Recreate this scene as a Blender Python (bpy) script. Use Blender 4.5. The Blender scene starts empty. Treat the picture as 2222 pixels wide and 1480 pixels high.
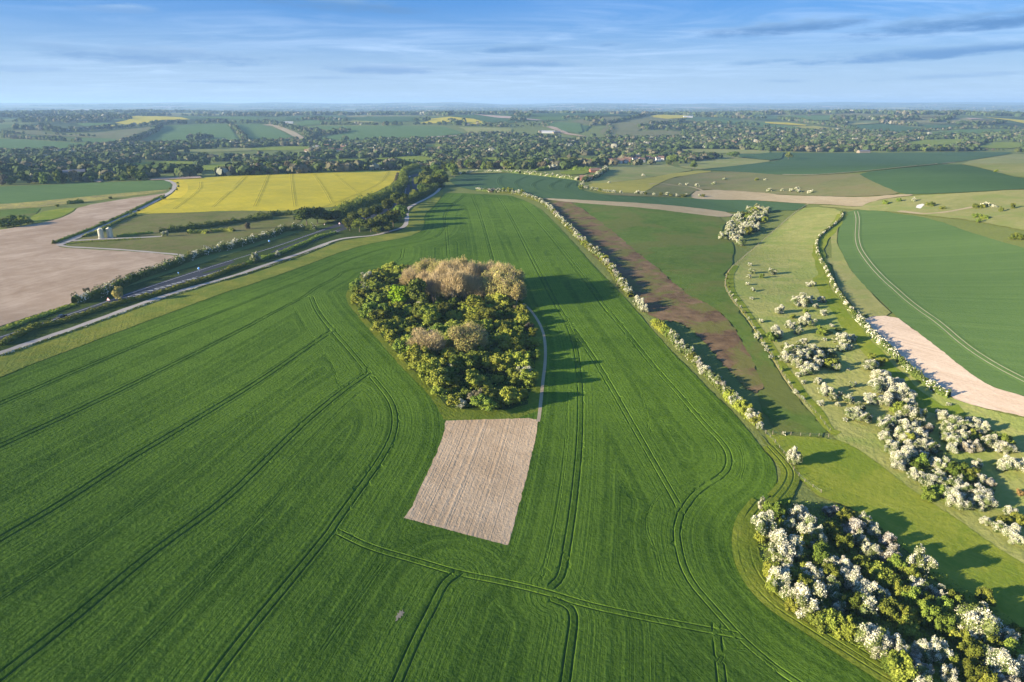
import bpy, math, random
import numpy as np
from mathutils import Vector
from mathutils.geometry import delaunay_2d_cdt

# ------------------------------------------------------------------ camera, sky, sun, exposure
S = bpy.context.scene
COL = S.collection
R = math.radians
CAMH, FPX, CX, CY = 90.0, 1481.0, 1111.0, 740.0
PITCH = math.atan((CY - 226.0) / FPX)
cam_d = bpy.data.cameras.new('camera'); cam = bpy.data.objects.new('camera', cam_d)
COL.objects.link(cam); S.camera = cam
cam_d.lens = 24.0; cam_d.sensor_width = 36.0; cam_d.sensor_fit = 'HORIZONTAL'
cam_d.clip_start = 1.0; cam_d.clip_end = 80000.0
cam.location = (0, 0, CAMH); cam.rotation_euler = (math.pi / 2 - PITCH, 0, 0)

SUN_EL, SUN_DIR = 13.4, 20.0            # elevation; heading of the light, degrees from +X towards +Y
w = bpy.data.worlds.new('World'); S.world = w; w.use_nodes = True
nt = w.node_tree; N = nt.nodes; L = nt.links
sky = N.new('ShaderNodeTexSky'); sky.sky_type = 'NISHITA'; sky.sun_disc = False
sky.sun_elevation = R(SUN_EL); sky.sun_rotation = R(270 - SUN_DIR)
sky.altitude = 0; sky.air_density = 1.0; sky.dust_density = 0.4; sky.ozone_density = 3.0
bg = N['Background']; bg.inputs[1].default_value = 0.05


def wmath(op, a, b=None, clamp=False):
    n = N.new('ShaderNodeMath'); n.operation = op; n.use_clamp = clamp
    for i, v in enumerate((a, b)):
        if v is None: continue
        if isinstance(v, (int, float)): n.inputs[i].default_value = v
        else: L.new(v, n.inputs[i])
    return n.outputs[0]


def wramp(fac, a, b):
    n = N.new('ShaderNodeMapRange'); n.interpolation_type = 'SMOOTHSTEP'
    L.new(fac, n.inputs[0]); n.inputs[1].default_value = a; n.inputs[2].default_value = b
    return n.outputs[0]


def wmix(fac, a, b):
    n = N.new('ShaderNodeMix'); n.data_type = 'RGBA'
    L.new(fac, n.inputs[0])
    for i, v in ((6, a), (7, b)):
        if isinstance(v, tuple): n.inputs[i].default_value = (*v, 1)
        else: L.new(v, n.inputs[i])
    return n.outputs[2]


def wnoise(vec, scale, detail, rough, loc=(0, 0, 0), sc=(1, 1, 1), rot=0.0, dist=0.0):
    m = N.new('ShaderNodeMapping'); m.inputs[1].default_value = loc; m.inputs[3].default_value = sc
    m.inputs[2].default_value = (0, 0, rot)
    L.new(vec, m.inputs[0])
    n = N.new('ShaderNodeTexNoise'); n.inputs['Scale'].default_value = scale
    n.inputs['Detail'].default_value = detail; n.inputs['Roughness'].default_value = rough
    n.inputs['Distortion'].default_value = dist
    L.new(m.outputs[0], n.inputs['Vector'])
    return n.outputs[0]


tc = N.new('ShaderNodeTexCoord'); sep = N.new('ShaderNodeSeparateXYZ'); L.new(tc.outputs['Generated'], sep.inputs[0])
dz = wmath('MAXIMUM', sep.outputs[2], 0.004)
cmb = N.new('ShaderNodeCombineXYZ')           # the cloud layer: where the view ray meets a sheet overhead
L.new(wmath('DIVIDE', sep.outputs[0], wmath('ADD', dz, 0.03)), cmb.inputs[0])
L.new(wmath('DIVIDE', sep.outputs[1], wmath('ADD', dz, 0.03)), cmb.inputs[1])
lay = cmb.outputs[0]
SKYC = wmix(wmath('ADD', 0.6, 0.0), sky.outputs[0], (0.8, 2.2, 4.2))
# low haze band near the horizon
hz = wramp(sep.outputs[2], 0.135, -0.01)
SKYC = wmix(wmath('MULTIPLY', hz, 0.9), SKYC, (6.7, 5.7, 5.0))


# thin high veil of cirrus
cir = wnoise(lay, 0.55, 8, 0.62, (3.1, 1.7, 0), (0.8, 1.25, 1), R(-24), 1.6)
cir2 = wnoise(lay, 0.16, 3, 0.5, (8.2, 4.4, 0), (1, 1, 1))
cf = wmath('MULTIPLY', wramp(cir, 0.36, 0.74), wramp(cir2, 0.33, 0.62))
cf = wmath('MULTIPLY', cf, 0.55)
SKYC = wmix(cf, SKYC, (8.2, 7.0, 6.5))


azn = wmath('ARCTAN2', sep.outputs[0], sep.outputs[1])
eln = wmath('ARCSINE', sep.outputs[2])
nzs = wmath('MULTIPLY', wmath('SUBTRACT', wnoise(tc.outputs['Generated'], 16.0, 6, 0.66, (3.3, 5.1, 0), (1, 1, 6)), 0.5), 4.2)


def streak(az, el, half_az, half_el, tilt, amt, seed, col, thr=0.42):
    """one long flat cloud at a fixed bearing in the sky; edges broken up by noise"""
    nonlocal_sky = globals()['SKYC']
    a = wmath('DIVIDE', wmath('SUBTRACT', azn, R(az)), R(half_az))
    e = wmath('SUBTRACT', eln, R(el))
    e = wmath('SUBTRACT', e, wmath('MULTIPLY', wmath('SUBTRACT', azn, R(az)), tilt))
    e = wmath('DIVIDE', e, R(half_el))
    up = wmath('MULTIPLY', wmath('MAXIMUM', e, 0.0), 1.0)
    dn = wmath('MULTIPLY', wmath('MINIMUM', e, 0.0), 1.5)
    ee = wmath('ADD', up, dn)
    d = wmath('ADD', wmath('MULTIPLY', a, a), wmath('MULTIPLY', ee, ee))
    d = wmath('ADD', d, nzs)
    f = wmath('MULTIPLY', wramp(d, 1.35, thr - .7), min(1.0, amt * 1.15))
    lit = wmix(wramp(e, -0.1, 1.1), col, (col[0] * 2.1, col[1] * 1.6, col[2] * 1.25))
    globals()['SKYC'] = wmix(f, nonlocal_sky, lit)


def sky_at(px, py):
    u, v = (px - CX) / FPX, (CY - py) / FPX
    x, y, z = u, math.cos(PITCH) + v * math.sin(PITCH), -math.sin(PITCH) + v * math.cos(PITCH)
    return math.degrees(math.atan2(x, y)), math.degrees(math.atan2(z, math.hypot(x, y)))


for px, py, hw, hh, tl, am, col in [
        (1710, 62, 175, 15, .05, .85, (1.74, 2.50, 3.43)), (2110, 52, 190, 22, .06, .85, (1.62, 2.45, 3.43)),
        (2000, 118, 240, 15, .045, .8, (1.96, 2.74, 3.65)), (1660, 134, 70, 8, .04, .6, (2.35, 3.04, 3.80)),
        (1130, 106, 85, 10, .03, .8, (2.13, 2.84, 3.65)), (1325, 97, 35, 6, .03, .6, (2.24, 2.94, 3.72)),
        (1125, 139, 110, 12, 0, .6, (2.46, 3.04, 3.80)), (830, 152, 125, 12, -.02, .6, (2.58, 3.04, 3.80)),
        (310, 121, 210, 19, -.02, .62, (2.35, 2.89, 3.65)), (740, 12, 170, 16, -.03, .7, (1.79, 2.55, 3.43)),
        (260, 22, 70, 10, 0, .5, (2.80, 3.33, 4.01)), (1700, 176, 60, 5, 0, .4, (2.69, 3.23, 3.87)),
        (480, 177, 80, 5, 0, .4, (2.69, 3.14, 3.80)), (720, 169, 80, 5, 0, .4, (2.69, 3.14, 3.80)),
        (2060, 165, 150, 7, .04, .35, (2.69, 3.23, 3.87)), (40, 148, 60, 9, 0, .35, (2.69, 3.14, 3.80)),
        (1120, 158, 110, 9, 0, .4, (2.80, 3.23, 3.87))]:
    az, el = sky_at(px, py)
    streak(az, el, math.degrees(hw / FPX), math.degrees(hh / FPX), tl, am, px * .013 + py * .07, col)
tint = N.new('ShaderNodeMix'); tint.data_type = 'RGBA'; tint.blend_type = 'MULTIPLY'; tint.inputs[0].default_value = 1.0
L.new(SKYC, tint.inputs[6]); tint.inputs[7].default_value = (.55, .87, 1.28, 1)
L.new(tint.outputs[2], bg.inputs[0])

sun_d = bpy.data.lights.new('sun', 'SUN'); sun = bpy.data.objects.new('sun', sun_d); COL.objects.link(sun)
sun_d.energy = 5.0; sun_d.angle = R(0.53); sun_d.color = (1.0, 0.86, 0.64)
sv = Vector((math.cos(R(SUN_DIR)) * math.cos(R(SUN_EL)), math.sin(R(SUN_DIR)) * math.cos(R(SUN_EL)), -math.sin(R(SUN_EL))))
sun.rotation_euler = sv.to_track_quat('-Z', 'Y').to_euler(); sun.location = (-300, -100, 400)

S.view_settings.view_transform = 'Standard'; S.view_settings.look = 'None'
S.view_settings.exposure = 1.55; S.view_settings.gamma = 1.0; S.view_settings.use_curve_mapping = False
S.cycles.max_bounces = 4; S.cycles.diffuse_bounces = 2; S.cycles.glossy_bounces = 1
S.cycles.transmission_bounces = 2; S.cycles.volume_bounces = 0; S.cycles.transparent_max_bounces = 4
S.cycles.use_denoising = True; S.cycles.denoiser = 'OPENIMAGEDENOISE'
S.cycles.caustics_reflective = False; S.cycles.caustics_refractive = False

rng = np.random.default_rng(7)
random.seed(7)

# ------------------------------------------------------------------ terrain height and pixel -> ground
_k = [(rng.uniform(0, 6.28), rng.uniform(0, 6.28)) for _ in range(40)]


def sm(a, b, t):
    t = np.clip((t - a) / (b - a), 0, 1)
    return t * t * (3 - 2 * t)


def wav(x, y, lam, k, n=3):
    o = 0
    for i in range(n):
        ang, ph = _k[(k + i * 3) % 40]
        l = lam * (0.75 + 0.35 * i)
        o = o + np.sin((x * math.cos(ang) + y * math.sin(ang)) * 2 * math.pi / l + ph)
    return o / n


def hgt(x, y):
    x = np.asarray(x, float); y = np.asarray(y, float)
    r = np.hypot(x, y)
    z = 1.2 * wav(x, y, 260, 0) * sm(120, 350, r)
    z = z + 4.6 * wav(x, y, 620, 7) * sm(300, 800, r) * (1 - sm(1500, 2400, r))
    z = z - 16 * sm(900, 1450, y) + 44 * sm(2000, 3700, y)
    z = z + 11 * wav(x, y, 2300, 13) * sm(1900, 3400, r)
    z = z - 26 * sm(4200, 7500, y)
    z = z + (105 + 42 * wav(x, y * .3, 5200, 21) + 14 * wav(x, y * .3, 1500, 3)) * sm(9000, 21000, y)
    # added tilt away from the sun darkens the near field, towards a dry valley
    q = (np.minimum(x, 55) * .5 + .5 * (55 - 25 * np.logaddexp(0, (55 - x) / 25)))
    z = z - .13 * (np.clip(q, -420, 60) + 120) * (1 - sm(105, 320, y))
    # the scrub slope beyond that valley faces the sun
    z = z + 29 * sm(95, 350, x - .12 * y) * (1 - sm(620, 1250, y)) * sm(-60, 60, x)
    return z


def lift_of(i, r):
    return 0.30 + (1 + i) * (0.006 + 0.000006 * r)


_T = np.geomspace(35, 36000, 1600)


def ray(px, py):
    u = (px - CX) / FPX; v = (CY - py) / FPX
    dx = u; dy = math.cos(PITCH) + v * math.sin(PITCH); dzz = -math.sin(PITCH) + v * math.cos(PITCH)
    return dx / dy, dzz / dy


def px2w(pts, li=None, dz=0.0):
    """pixels of the photograph -> points where those sight lines meet the ground (dz above it)"""
    pts = np.asarray(pts, float)
    ax, az = ray(pts[:, 0], pts[:, 1])
    dz = np.broadcast_to(np.asarray(dz, float), (len(pts),))
    X = ax[:, None] * _T[None]; Y = np.broadcast_to(_T[None], X.shape); Z = CAMH + az[:, None] * _T[None]
    g = hgt(X, Y) + dz[:, None]
    if li is not None: g = g + lift_of(li, np.hypot(X, Y))
    f = Z - g
    neg = f < 0
    k = np.where(neg.any(1), neg.argmax(1), len(_T) - 1); k = np.maximum(k, 1)
    a = f[np.arange(len(k)), k - 1]; b = f[np.arange(len(k)), k]
    t = np.where(neg.any(1), _T[k - 1] + (_T[k] - _T[k - 1]) * a / np.maximum(a - b, 1e-9), 30000.0)
    return np.stack([ax * t, t], 1)


ZOOM = dict(A=(0, 200, 3.968), B=(540, 200, 3.898), C=(1100, 200, 3.898), D=(1660, 200, 3.954), E=(0, 360, 3.7),
            F=(500, 340, 3.703), G=(1050, 340, 3.703), H=(1600, 320, 3.572), I=(720, 530, 3.7), J=(1150, 600, 3.7),
            K=(1550, 560, 3.307), L=(1600, 850, 3.572), M=(1550, 1050, 3.307), N=(700, 860, 3.7), O=(0, 1000, 3.083),
            P=(700, 1050, 2.469), Q=(0, 600, 3.7), R=(400, 600, 3.7), S=(1150, 850, 3.7), T=(850, 400, 3.7),
            U=(1800, 420, 5.265), V=(100, 380, 5.555), X=(0, 0, 1.0))


def zz(spec):
    """'E 0,12 30,40 F 5,6 ...' -> photo pixels; a capital letter switches the enlarged view the numbers were read from"""
    out = []; ox, oy, s = ZOOM['X']
    for tok in spec.split():
        if tok in ZOOM: ox, oy, s = ZOOM[tok]; continue
        a, b = tok.split(',')
        out.append((ox + float(a) / s, oy + float(b) / s))
    return out


def densify(p, step, closed=False):
    p = [np.array(q, float) for q in p]; o = []
    n = len(p) if closed else len(p) - 1
    for i in range(n):
        a, b = p[i], p[(i + 1) % len(p)]
        m = max(1, int(np.hypot(*(b - a)) / step))
        for k in range(m): o.append(a + (b - a) * k / m)
    if not closed: o.append(p[-1])
    return np.array(o)


def smooth(p, it=2, closed=False):
    p = np.array(p, float)
    for _ in range(it):
        if closed:
            q = np.roll(p, -1, 0); p = np.stack([p * .75 + q * .25, p * .25 + q * .75], 1).reshape(-1, 2)
        else:
            a, b = p[:-1], p[1:]
            m = np.stack([a * .75 + b * .25, a * .25 + b * .75], 1).reshape(-1, 2)
            p = np.vstack([p[:1], m, p[-1:]])
    return p


def inside(poly, x, y):
    c = np.zeros(len(x), bool); n = len(poly); j = n - 1
    for i in range(n):
        xi, yi = poly[i]; xj, yj = poly[j]
        if yi != yj:
            c ^= ((yi > y) != (yj > y)) & (x < (xj - xi) * (y - yi) / (yj - yi) + xi)
        j = i
    return c


# ------------------------------------------------------------------ mesh helpers
def mesh_np(name, verts, faces, mats, fattr=None, midx=None, smoothf=False):
    """faces: (n,k) int array, or a list of such arrays"""
    if not isinstance(faces, list): faces = [faces]
    me = bpy.data.meshes.new(name)
    verts = np.ascontiguousarray(verts, np.float32)
    loops = np.concatenate([f.ravel() for f in faces]).astype(np.int32)
    tot = np.concatenate([np.full(len(f), f.shape[1], np.int32) for f in faces])
    st = np.concatenate([[0], np.cumsum(tot)[:-1]]).astype(np.int32)
    me.vertices.add(len(verts)); me.vertices.foreach_set('co', verts.ravel())
    me.loops.add(len(loops)); me.loops.foreach_set('vertex_index', loops)
    me.polygons.add(len(tot)); me.polygons.foreach_set('loop_start', st)
    if midx is not None: me.polygons.foreach_set('material_index', np.asarray(midx, np.int32))
    for m in mats: me.materials.append(m)
    me.update(calc_edges=True)
    if fattr:
        for k, v in fattr.items():
            a = me.attributes.new(k, 'FLOAT', 'FACE'); a.data.foreach_set('value', np.asarray(v, np.float32))
    me.polygons.foreach_set('use_smooth', np.full(len(tot), smoothf))
    return me


def link(name, data, parent=None, loc=None):
    o = bpy.data.objects.new(name, data); COL.objects.link(o)
    if parent is not None: o.parent = parent
    if loc is not None: o.location = loc
    return o


def tag(o, label=None, cat=None, group=None, kind=None):
    if label: o['label'] = label
    if cat: o['category'] = cat
    if group: o['group'] = group
    if kind: o['kind'] = kind
    return o


# ------------------------------------------------------------------ materials
def new_mat(name):
    m = bpy.data.materials.new(name); m.use_nodes = True
    nt = m.node_tree; b = nt.nodes['Principled BSDF']
    b.inputs['Roughness'].default_value = 0.85
    b.inputs['Specular IOR Level'].default_value = 0.03
    return m, nt, b


class NB:
    """small node builder"""
    def __init__(s, nt): s.nt = nt

    def n(s, t, **kw):
        x = s.nt.nodes.new(t)
        for k, v in kw.items(): setattr(x, k, v)
        return x

    def set(s, sock, v):
        if isinstance(v, bpy.types.NodeSocket): s.nt.links.new(v, sock)
        elif isinstance(v, tuple) and len(v) == 3 and sock.type == 'RGBA': sock.default_value = (*v, 1)
        else: sock.default_value = v

    def noise(s, vec, scale, detail=3, rough=.55, dim='3D', dist=0.0):
        x = s.n('ShaderNodeTexNoise', noise_dimensions=dim)
        if dim == '1D': s.set(x.inputs['W'], vec)
        else: s.set(x.inputs['Vector'], vec)
        x.inputs['Scale'].default_value = scale; x.inputs['Detail'].default_value = detail
        x.inputs['Roughness'].default_value = rough; x.inputs['Distortion'].default_value = dist
        return x.outputs[0]

    def math(s, op, a, b=0.0, clamp=False):
        x = s.n('ShaderNodeMath', operation=op, use_clamp=clamp); s.set(x.inputs[0], a); s.set(x.inputs[1], b)
        return x.outputs[0]

    def rng(s, v, a, b, c=0.0, d=1.0):
        x = s.n('ShaderNodeMapRange', interpolation_type='SMOOTHSTEP'); s.set(x.inputs[0], v)
        x.inputs[1].default_value = a; x.inputs[2].default_value = b
        x.inputs[3].default_value = c; x.inputs[4].default_value = d
        return x.outputs[0]

    def mix(s, f, a, b):
        x = s.n('ShaderNodeMix', data_type='RGBA'); s.set(x.inputs[0], f); s.set(x.inputs[6], a); s.set(x.inputs[7], b)
        return x.outputs[2]

    def attr(s, name):
        x = s.n('ShaderNodeAttribute', attribute_name=name)
        return x.outputs['Fac']

    def pos(s):
        return s.n('ShaderNodeNewGeometry').outputs['Position']

    def bump(s, h, dist, strength=1.0):
        x = s.n('ShaderNodeBump'); s.set(x.inputs['Height'], h)
        x.inputs['Distance'].default_value = dist; x.inputs['Strength'].default_value = strength
        return x.outputs[0]


def field_mat(name, dark, light, patch=None, rows=0.5, row_scale=0.55, fine=0.9, big=0.012, bump=0.25, sheen=0.0,
              patch_amt=0.5, fine_amt=0.35, spread=0.5, sheen_tint=None):
    m, nt, b = new_mat(name); q = NB(nt); p = q.pos()
    row = q.attr('row')
    n_big = q.noise(p, big, 4, .55); n_mid = q.noise(p, 0.14, 4, .6); n_fine = q.noise(p, fine, 3, .65)
    n_row = q.noise(row, row_scale, 4, .75, '1D')
    wob = q.noise(p, 0.03, 2, .5)
    v = q.math('ADD', q.math('MULTIPLY', q.math('SUBTRACT', n_big, .5), spread * 3.4),
               q.math('MULTIPLY', q.math('SUBTRACT', n_mid, .5), spread * 2.2))
    n_row2 = q.noise(row, row_scale * .13, 3, .6, '1D')
    v = q.math('ADD', v, q.math('MULTIPLY', q.math('SUBTRACT', n_row2, .5), rows * 1.3))
    rowv = q.math('MULTIPLY', q.math('MULTIPLY', q.math('SUBTRACT', n_row, .5), rows * 2.6), q.rng(wob, .3, .6, .45, 1.0))
    v = q.math('ADD', v, rowv)
    v = q.math('ADD', v, q.math('MULTIPLY', q.math('SUBTRACT', n_fine, .5), fine_amt * 3.0))
    v = q.math('ADD', v, 0.5, True)
    c = q.mix(v, dark, light)
    if patch:
        pn = q.noise(p, big * 2.2, 5, .62, dist=.6)
        c = q.mix(q.math('MULTIPLY', q.rng(pn, .46, .58), patch_amt), c, patch)
    q.set(b.inputs['Base Color'], c)
    hh = q.math('ADD', q.math('MULTIPLY', n_fine, .6), q.math('MULTIPLY', n_row, rows * .9))
    q.set(b.inputs['Normal'], q.bump(hh, bump))
    if sheen:
        b.inputs['Sheen Weight'].default_value = sheen; b.inputs['Sheen Roughness'].default_value = 0.45
        b.inputs['Sheen Tint'].default_value = (*(sheen_tint or light), 1)
    return m


def plain_mat(name, col, rough=.8, var=0.15, scale=1.0, metal=0.0, spec=.2):
    m, nt, b = new_mat(name); q = NB(nt)
    n = q.noise(q.pos(), scale, 4, .6)
    c = q.mix(n, tuple(x * (1 - var) for x in col), tuple(min(1, x * (1 + var)) for x in col))
    q.set(b.inputs['Base Color'], c)
    b.inputs['Roughness'].default_value = rough; b.inputs['Metallic'].default_value = metal
    b.inputs['Specular IOR Level'].default_value = spec
    return m


def leaf_mat(name, a, b_, bloom=None, var=0.35):
    m, nt, b = new_mat(name); q = NB(nt)
    t = q.attr('tint')
    oi = q.n('ShaderNodeObjectInfo')
    c = q.mix(t, a, b_)
    hsv = q.n('ShaderNodeHueSaturation')
    q.set(hsv.inputs['Color'], c)
    q.set(hsv.inputs['Hue'], q.rng(oi.outputs['Random'], 0, 1, .5 - .025 * var / .35, .5 + .022 * var / .35))
    rr = q.math('FRACT', q.math('MULTIPLY', oi.outputs['Random'], 7.31))
    q.set(hsv.inputs['Value'], q.rng(rr, 0, 1, 1 - var, 1 + var))
    c = hsv.outputs[0]
    if bloom:
        c = q.mix(q.attr('bloom'), c, bloom)
    q.set(b.inputs['Base Color'], c)
    b.inputs['Roughness'].default_value = .8; b.inputs['Specular IOR Level'].default_value = .05
    return m


M = {}
M['wheat'] = field_mat('young_wheat', (.030, .072, .007), (.124, .208, .022), None, rows=.5, row_scale=.55, fine=1.1,
                       bump=.35, sheen=0, fine_amt=.42, spread=.3, sheen_tint=(.6, .7, .25))
M['crop'] = field_mat('green_crop', (.072, .132, .038), (.122, .192, .056), None, rows=.42, row_scale=.22, bump=.25,
                      sheen=0, fine_amt=.18, spread=.16, sheen_tint=(.5, .6, .3))
M['crop_dark'] = field_mat('dark_green_crop', (.046, .092, .036), (.080, .140, .054), None, rows=.45, row_scale=.16,
                           bump=.15, sheen=0, fine_amt=.16, spread=.16, sheen_tint=(.4, .5, .3))
M['rape'] = field_mat('rapeseed_in_flower', (.37, .315, .03), (.58, .475, .04), (.31, .295, .04), rows=.2, row_scale=.3,
                      bump=.3, fine_amt=.35, spread=.3, patch_amt=.3, big=.02)
M['rape_bright'] = field_mat('rapeseed_headland', (.44, .36, .03), (.64, .50, .04), None, rows=.3, bump=.3)
M['plough'] = field_mat('bare_ploughed_soil', (.32, .23, .15), (.50, .385, .275), (.29, .2, .125), rows=.55,
                        row_scale=.5, bump=.18, fine_amt=.2, spread=.5, patch_amt=.4, big=.016)
M['chalky'] = field_mat('chalky_seedbed', (.45, .305, .175), (.71, .52, .315), (.41, .28, .155), rows=.55, row_scale=.8, fine=1.1,
                        bump=.3, fine_amt=.35, spread=.3, patch_amt=.3, big=.05)
M['stubble'] = field_mat('pink_chalk_seedbed', (.50, .37, .25), (.70, .555, .41), None, rows=.5, row_scale=.5,
                         bump=.2, fine_amt=.35, spread=.3)
M['meadow'] = field_mat('rough_meadow', (.11, .125, .03), (.185, .185, .055), (.20, .155, .07), rows=.12, fine=.5,
                        bump=.4, fine_amt=.4, spread=.5, patch_amt=.45, big=.03)
M['olive'] = field_mat('olive_field', (.065, .115, .018), (.125, .178, .034), (.14, .14, .04), rows=.1, fine=.3, bump=.35,
                       fine_amt=.4, spread=.5, patch_amt=.6, big=.012)
M['brown'] = field_mat('brown_weedy_strip', (.095, .06, .035), (.225, .15, .08), (.14, .145, .038), rows=.12, fine=.22,
                       bump=.4, fine_amt=.6, spread=.6, patch_amt=.85, big=.03)
M['pasture'] = field_mat('downland_pasture', (.20, .215, .065), (.31, .29, .11), (.18, .235, .055), rows=.1, fine=.5,
                         bump=.4, fine_amt=.35, spread=.5, patch_amt=.5, big=.014)
M['pasture_dull'] = field_mat('dull_pasture', (.12, .135, .05), (.19, .19, .075), (.2, .165, .08), rows=.1, fine=.4,
                              bump=.35, fine_amt=.35, spread=.5, patch_amt=.5, big=.01)
M['golden'] = field_mat('golden_grass', (.24, .235, .05), (.36, .32, .07), None, rows=.1, bump=.3, fine_amt=.25)
M['tan'] = field_mat('tan_strip', (.30, .24, .13), (.43, .35, .22), None, rows=.3, row_scale=.3, bump=.2)
M['scrub'] = field_mat('scrubby_grass', (.22, .24, .06), (.37, .355, .115), (.18, .26, .045), rows=.08, fine=.55,
                       bump=.6, fine_amt=.4, spread=.5, patch_amt=.45, big=.02)
M['mown'] = field_mat('mown_grass', (.145, .19, .018), (.265, .285, .04), (.13, .20, .02), rows=.25, row_scale=.5,
                      fine=.8, bump=.3, fine_amt=.35, spread=.4, patch_amt=.5, big=.03)
M['verge'] = field_mat('verge_grass', (.135, .165, .022), (.26, .255, .045), (.12, .18, .03), rows=.2, fine=1.0,
                       bump=.45, fine_amt=.5, spread=.5, patch_amt=.5, big=.04)
M['margin'] = field_mat('field_margin_grass', (.10, .14, .012), (.205, .225, .032), (.11, .16, .02), rows=.2, fine=.9, bump=.45,
                        fine_amt=.5, spread=.45, patch_amt=.5, big=.04)
M['bank'] = field_mat('rank_bank_grass', (.030, .052, .010), (.075, .105, .024), None, rows=.1, fine=1.2, bump=.6,
                      fine_amt=.6, spread=.5)
M['mustard'] = field_mat('weedy_yellow_strip', (.16, .17, .05), (.42, .36, .09), (.22, .18, .10), rows=.2, fine=.5,
                         bump=.4, fine_amt=.8, spread=.6, patch_amt=.5, big=.05)
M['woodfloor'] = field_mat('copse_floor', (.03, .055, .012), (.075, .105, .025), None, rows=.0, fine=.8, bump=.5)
M['chalk'] = field_mat('bare_chalk', (.6, .56, .48), (.78, .74, .66), None, rows=.05, bump=.2)
M['gravel'] = field_mat('pale_track', (.34, .30, .255), (.48, .43, .37), None, rows=.1, fine=1.5, bump=.05)
M['dirt'] = field_mat('worn_dirt_track', (.32, .255, .16), (.46, .375, .25), None, rows=.1, fine=1.5, bump=.08)
M['asphalt'] = plain_mat('asphalt', (.038, .042, .05), .8, .2, .6)
M['paint'] = plain_mat('road_paint', (.75, .75, .72), .7, .1, 2)
M['rut'] = field_mat('wheel_rut', (.022, .06, .012), (.05, .085, .02), None, rows=.0, fine=1.5, bump=.1)
M['rut_pale'] = field_mat('pale_wheel_rut', (.30, .26, .17), (.45, .39, .28), None, rows=.0, fine=1.5, bump=.1)
M['rut_rape'] = field_mat('rape_wheel_rut', (.07, .09, .015), (.13, .13, .02), None, rows=.0, fine=1.5, bump=.1)
M['pinkfield'] = field_mat('pale_pink_soil', (.36, .27, .21), (.48, .38, .31), None, rows=.2, bump=.1)
M['purple'] = field_mat('dark_plough', (.11, .085, .075), (.17, .13, .115), None, rows=.2, bump=.1)


def ground_mat():
    m, nt, b = new_mat('open_country'); q = NB(nt); p = q.pos()
    near = q.mix(q.noise(p, .02, 5, .6), (.11, .15, .035), (.21, .23, .065))
    near = q.mix(q.rng(q.noise(p, .5, 3, .6), .3, .7, 0, .5), near, (.13, .15, .045))
    mp = q.n('ShaderNodeMapping'); q.set(mp.inputs[0], p); mp.inputs[3].default_value = (1, .62, 0); mp.inputs[2].default_value = (0, 0, .35)
    vo = q.n('ShaderNodeTexVoronoi', voronoi_dimensions='2D', feature='F1'); q.set(vo.inputs['Vector'], mp.outputs[0])
    vo.inputs['Scale'].default_value = 1 / 480.0; vo.inputs['Randomness'].default_value = .85
    r = q.n('ShaderNodeValToRGB'); r.color_ramp.interpolation = 'CONSTANT'
    cols = [(0, (.075, .13, .05)), (.2, (.14, .17, .06)), (.36, (.055, .105, .045)), (.52, (.22, .21, .09)), (.62, (.09, .14, .05)),
            (.74, (.035, .06, .028)), (.84, (.33, .27, .2)), (.89, (.12, .16, .055)), (.955, (.5, .4, .06)), (.972, (.16, .18, .07))]
    e = r.color_ramp.elements
    while len(e) < len(cols): e.new(.5)
    for i, (t, c) in enumerate(cols): e[i].position = t; e[i].color = (*c, 1)
    sp = q.n('ShaderNodeSeparateColor'); q.set(sp.inputs[0], vo.outputs['Color']); q.set(r.inputs[0], sp.outputs[0])
    far = q.mix(q.rng(q.noise(p, .0016, 4, .6), .5, .62), r.outputs[0], (.04, .065, .03))
    ln = q.n('ShaderNodeVectorMath', operation='LENGTH'); q.set(ln.inputs[0], p)
    q.set(b.inputs['Base Color'], q.mix(q.rng(ln.outputs['Value'], 2600, 3600), near, far))
    q.set(b.inputs['Normal'], q.bump(q.noise(p, .6, 3, .6), .35))
    return m


M['ground'] = ground_mat()

# ------------------------------------------------------------------ the ground sheet
WHEAT = ("X -420,1000 Q 0,800 850,480 1900,90 2220,-10 F 0,1080 280,985 560,890 950,740 1200,680 1420,650 1560,580 1555,460 1640,395 "
         "1700,320 1720,290 1900,295 2222,310 G 250,320 430,400 560,520 700,670 850,840 1000,1000 1110,1111 J 790,200 "
         "850,270 1000,450 1150,620 1300,760 1450,920 1600,1060 1750,1230 1850,1360 1950,1480 L 300,600 310,680 290,760 "
         "230,830 160,870 60,950 M 180,300 165,450 200,600 300,760 450,900 650,1030 900,1190 1150,1330 1290,1422 "
         "X 2050,1545 2350,1700 2350,2000 -420,2000")
ANG = np.unique(np.concatenate([np.linspace(R(-62), R(62), 420), np.linspace(R(-180), R(180), 60, endpoint=False)]))
RAD = np.concatenate([[4.0], np.geomspace(18, 33000, 430)])
gx = RAD[:, None] * np.sin(ANG)[None]; gy = RAD[:, None] * np.cos(ANG)[None]
gv = np.stack([gx, gy, hgt(gx, gy)], 2).reshape(-1, 3)
na, nr = len(ANG), len(RAD)
ii, jj = np.meshgrid(np.arange(nr - 1), np.arange(na), indexing='ij')
gf = np.stack([ii * na + jj, ii * na + (jj + 1) % na, (ii + 1) * na + (jj + 1) % na, (ii + 1) * na + jj], 2).reshape(-1, 4)[:, ::-1]
gmin = float(gv[:, 2].min())
wp_ = px2w(densify(zz(WHEAT), 20, True))
gv[:, 2] += np.where(inside(wp_, gv[:, 0], gv[:, 1]), 0.0, .2) * np.where(np.hypot(gv[:, 0], gv[:, 1]) < 6000, 1, 0)
g = link('ground', mesh_np('ground', gv, [gf, np.arange(na)[None, :]], [M['ground']], smoothf=True))
tag(g, 'rolling open downland with grass and far patchwork of fields', kind='structure')

FIELD_N = [0]
FIELDS = []


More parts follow.
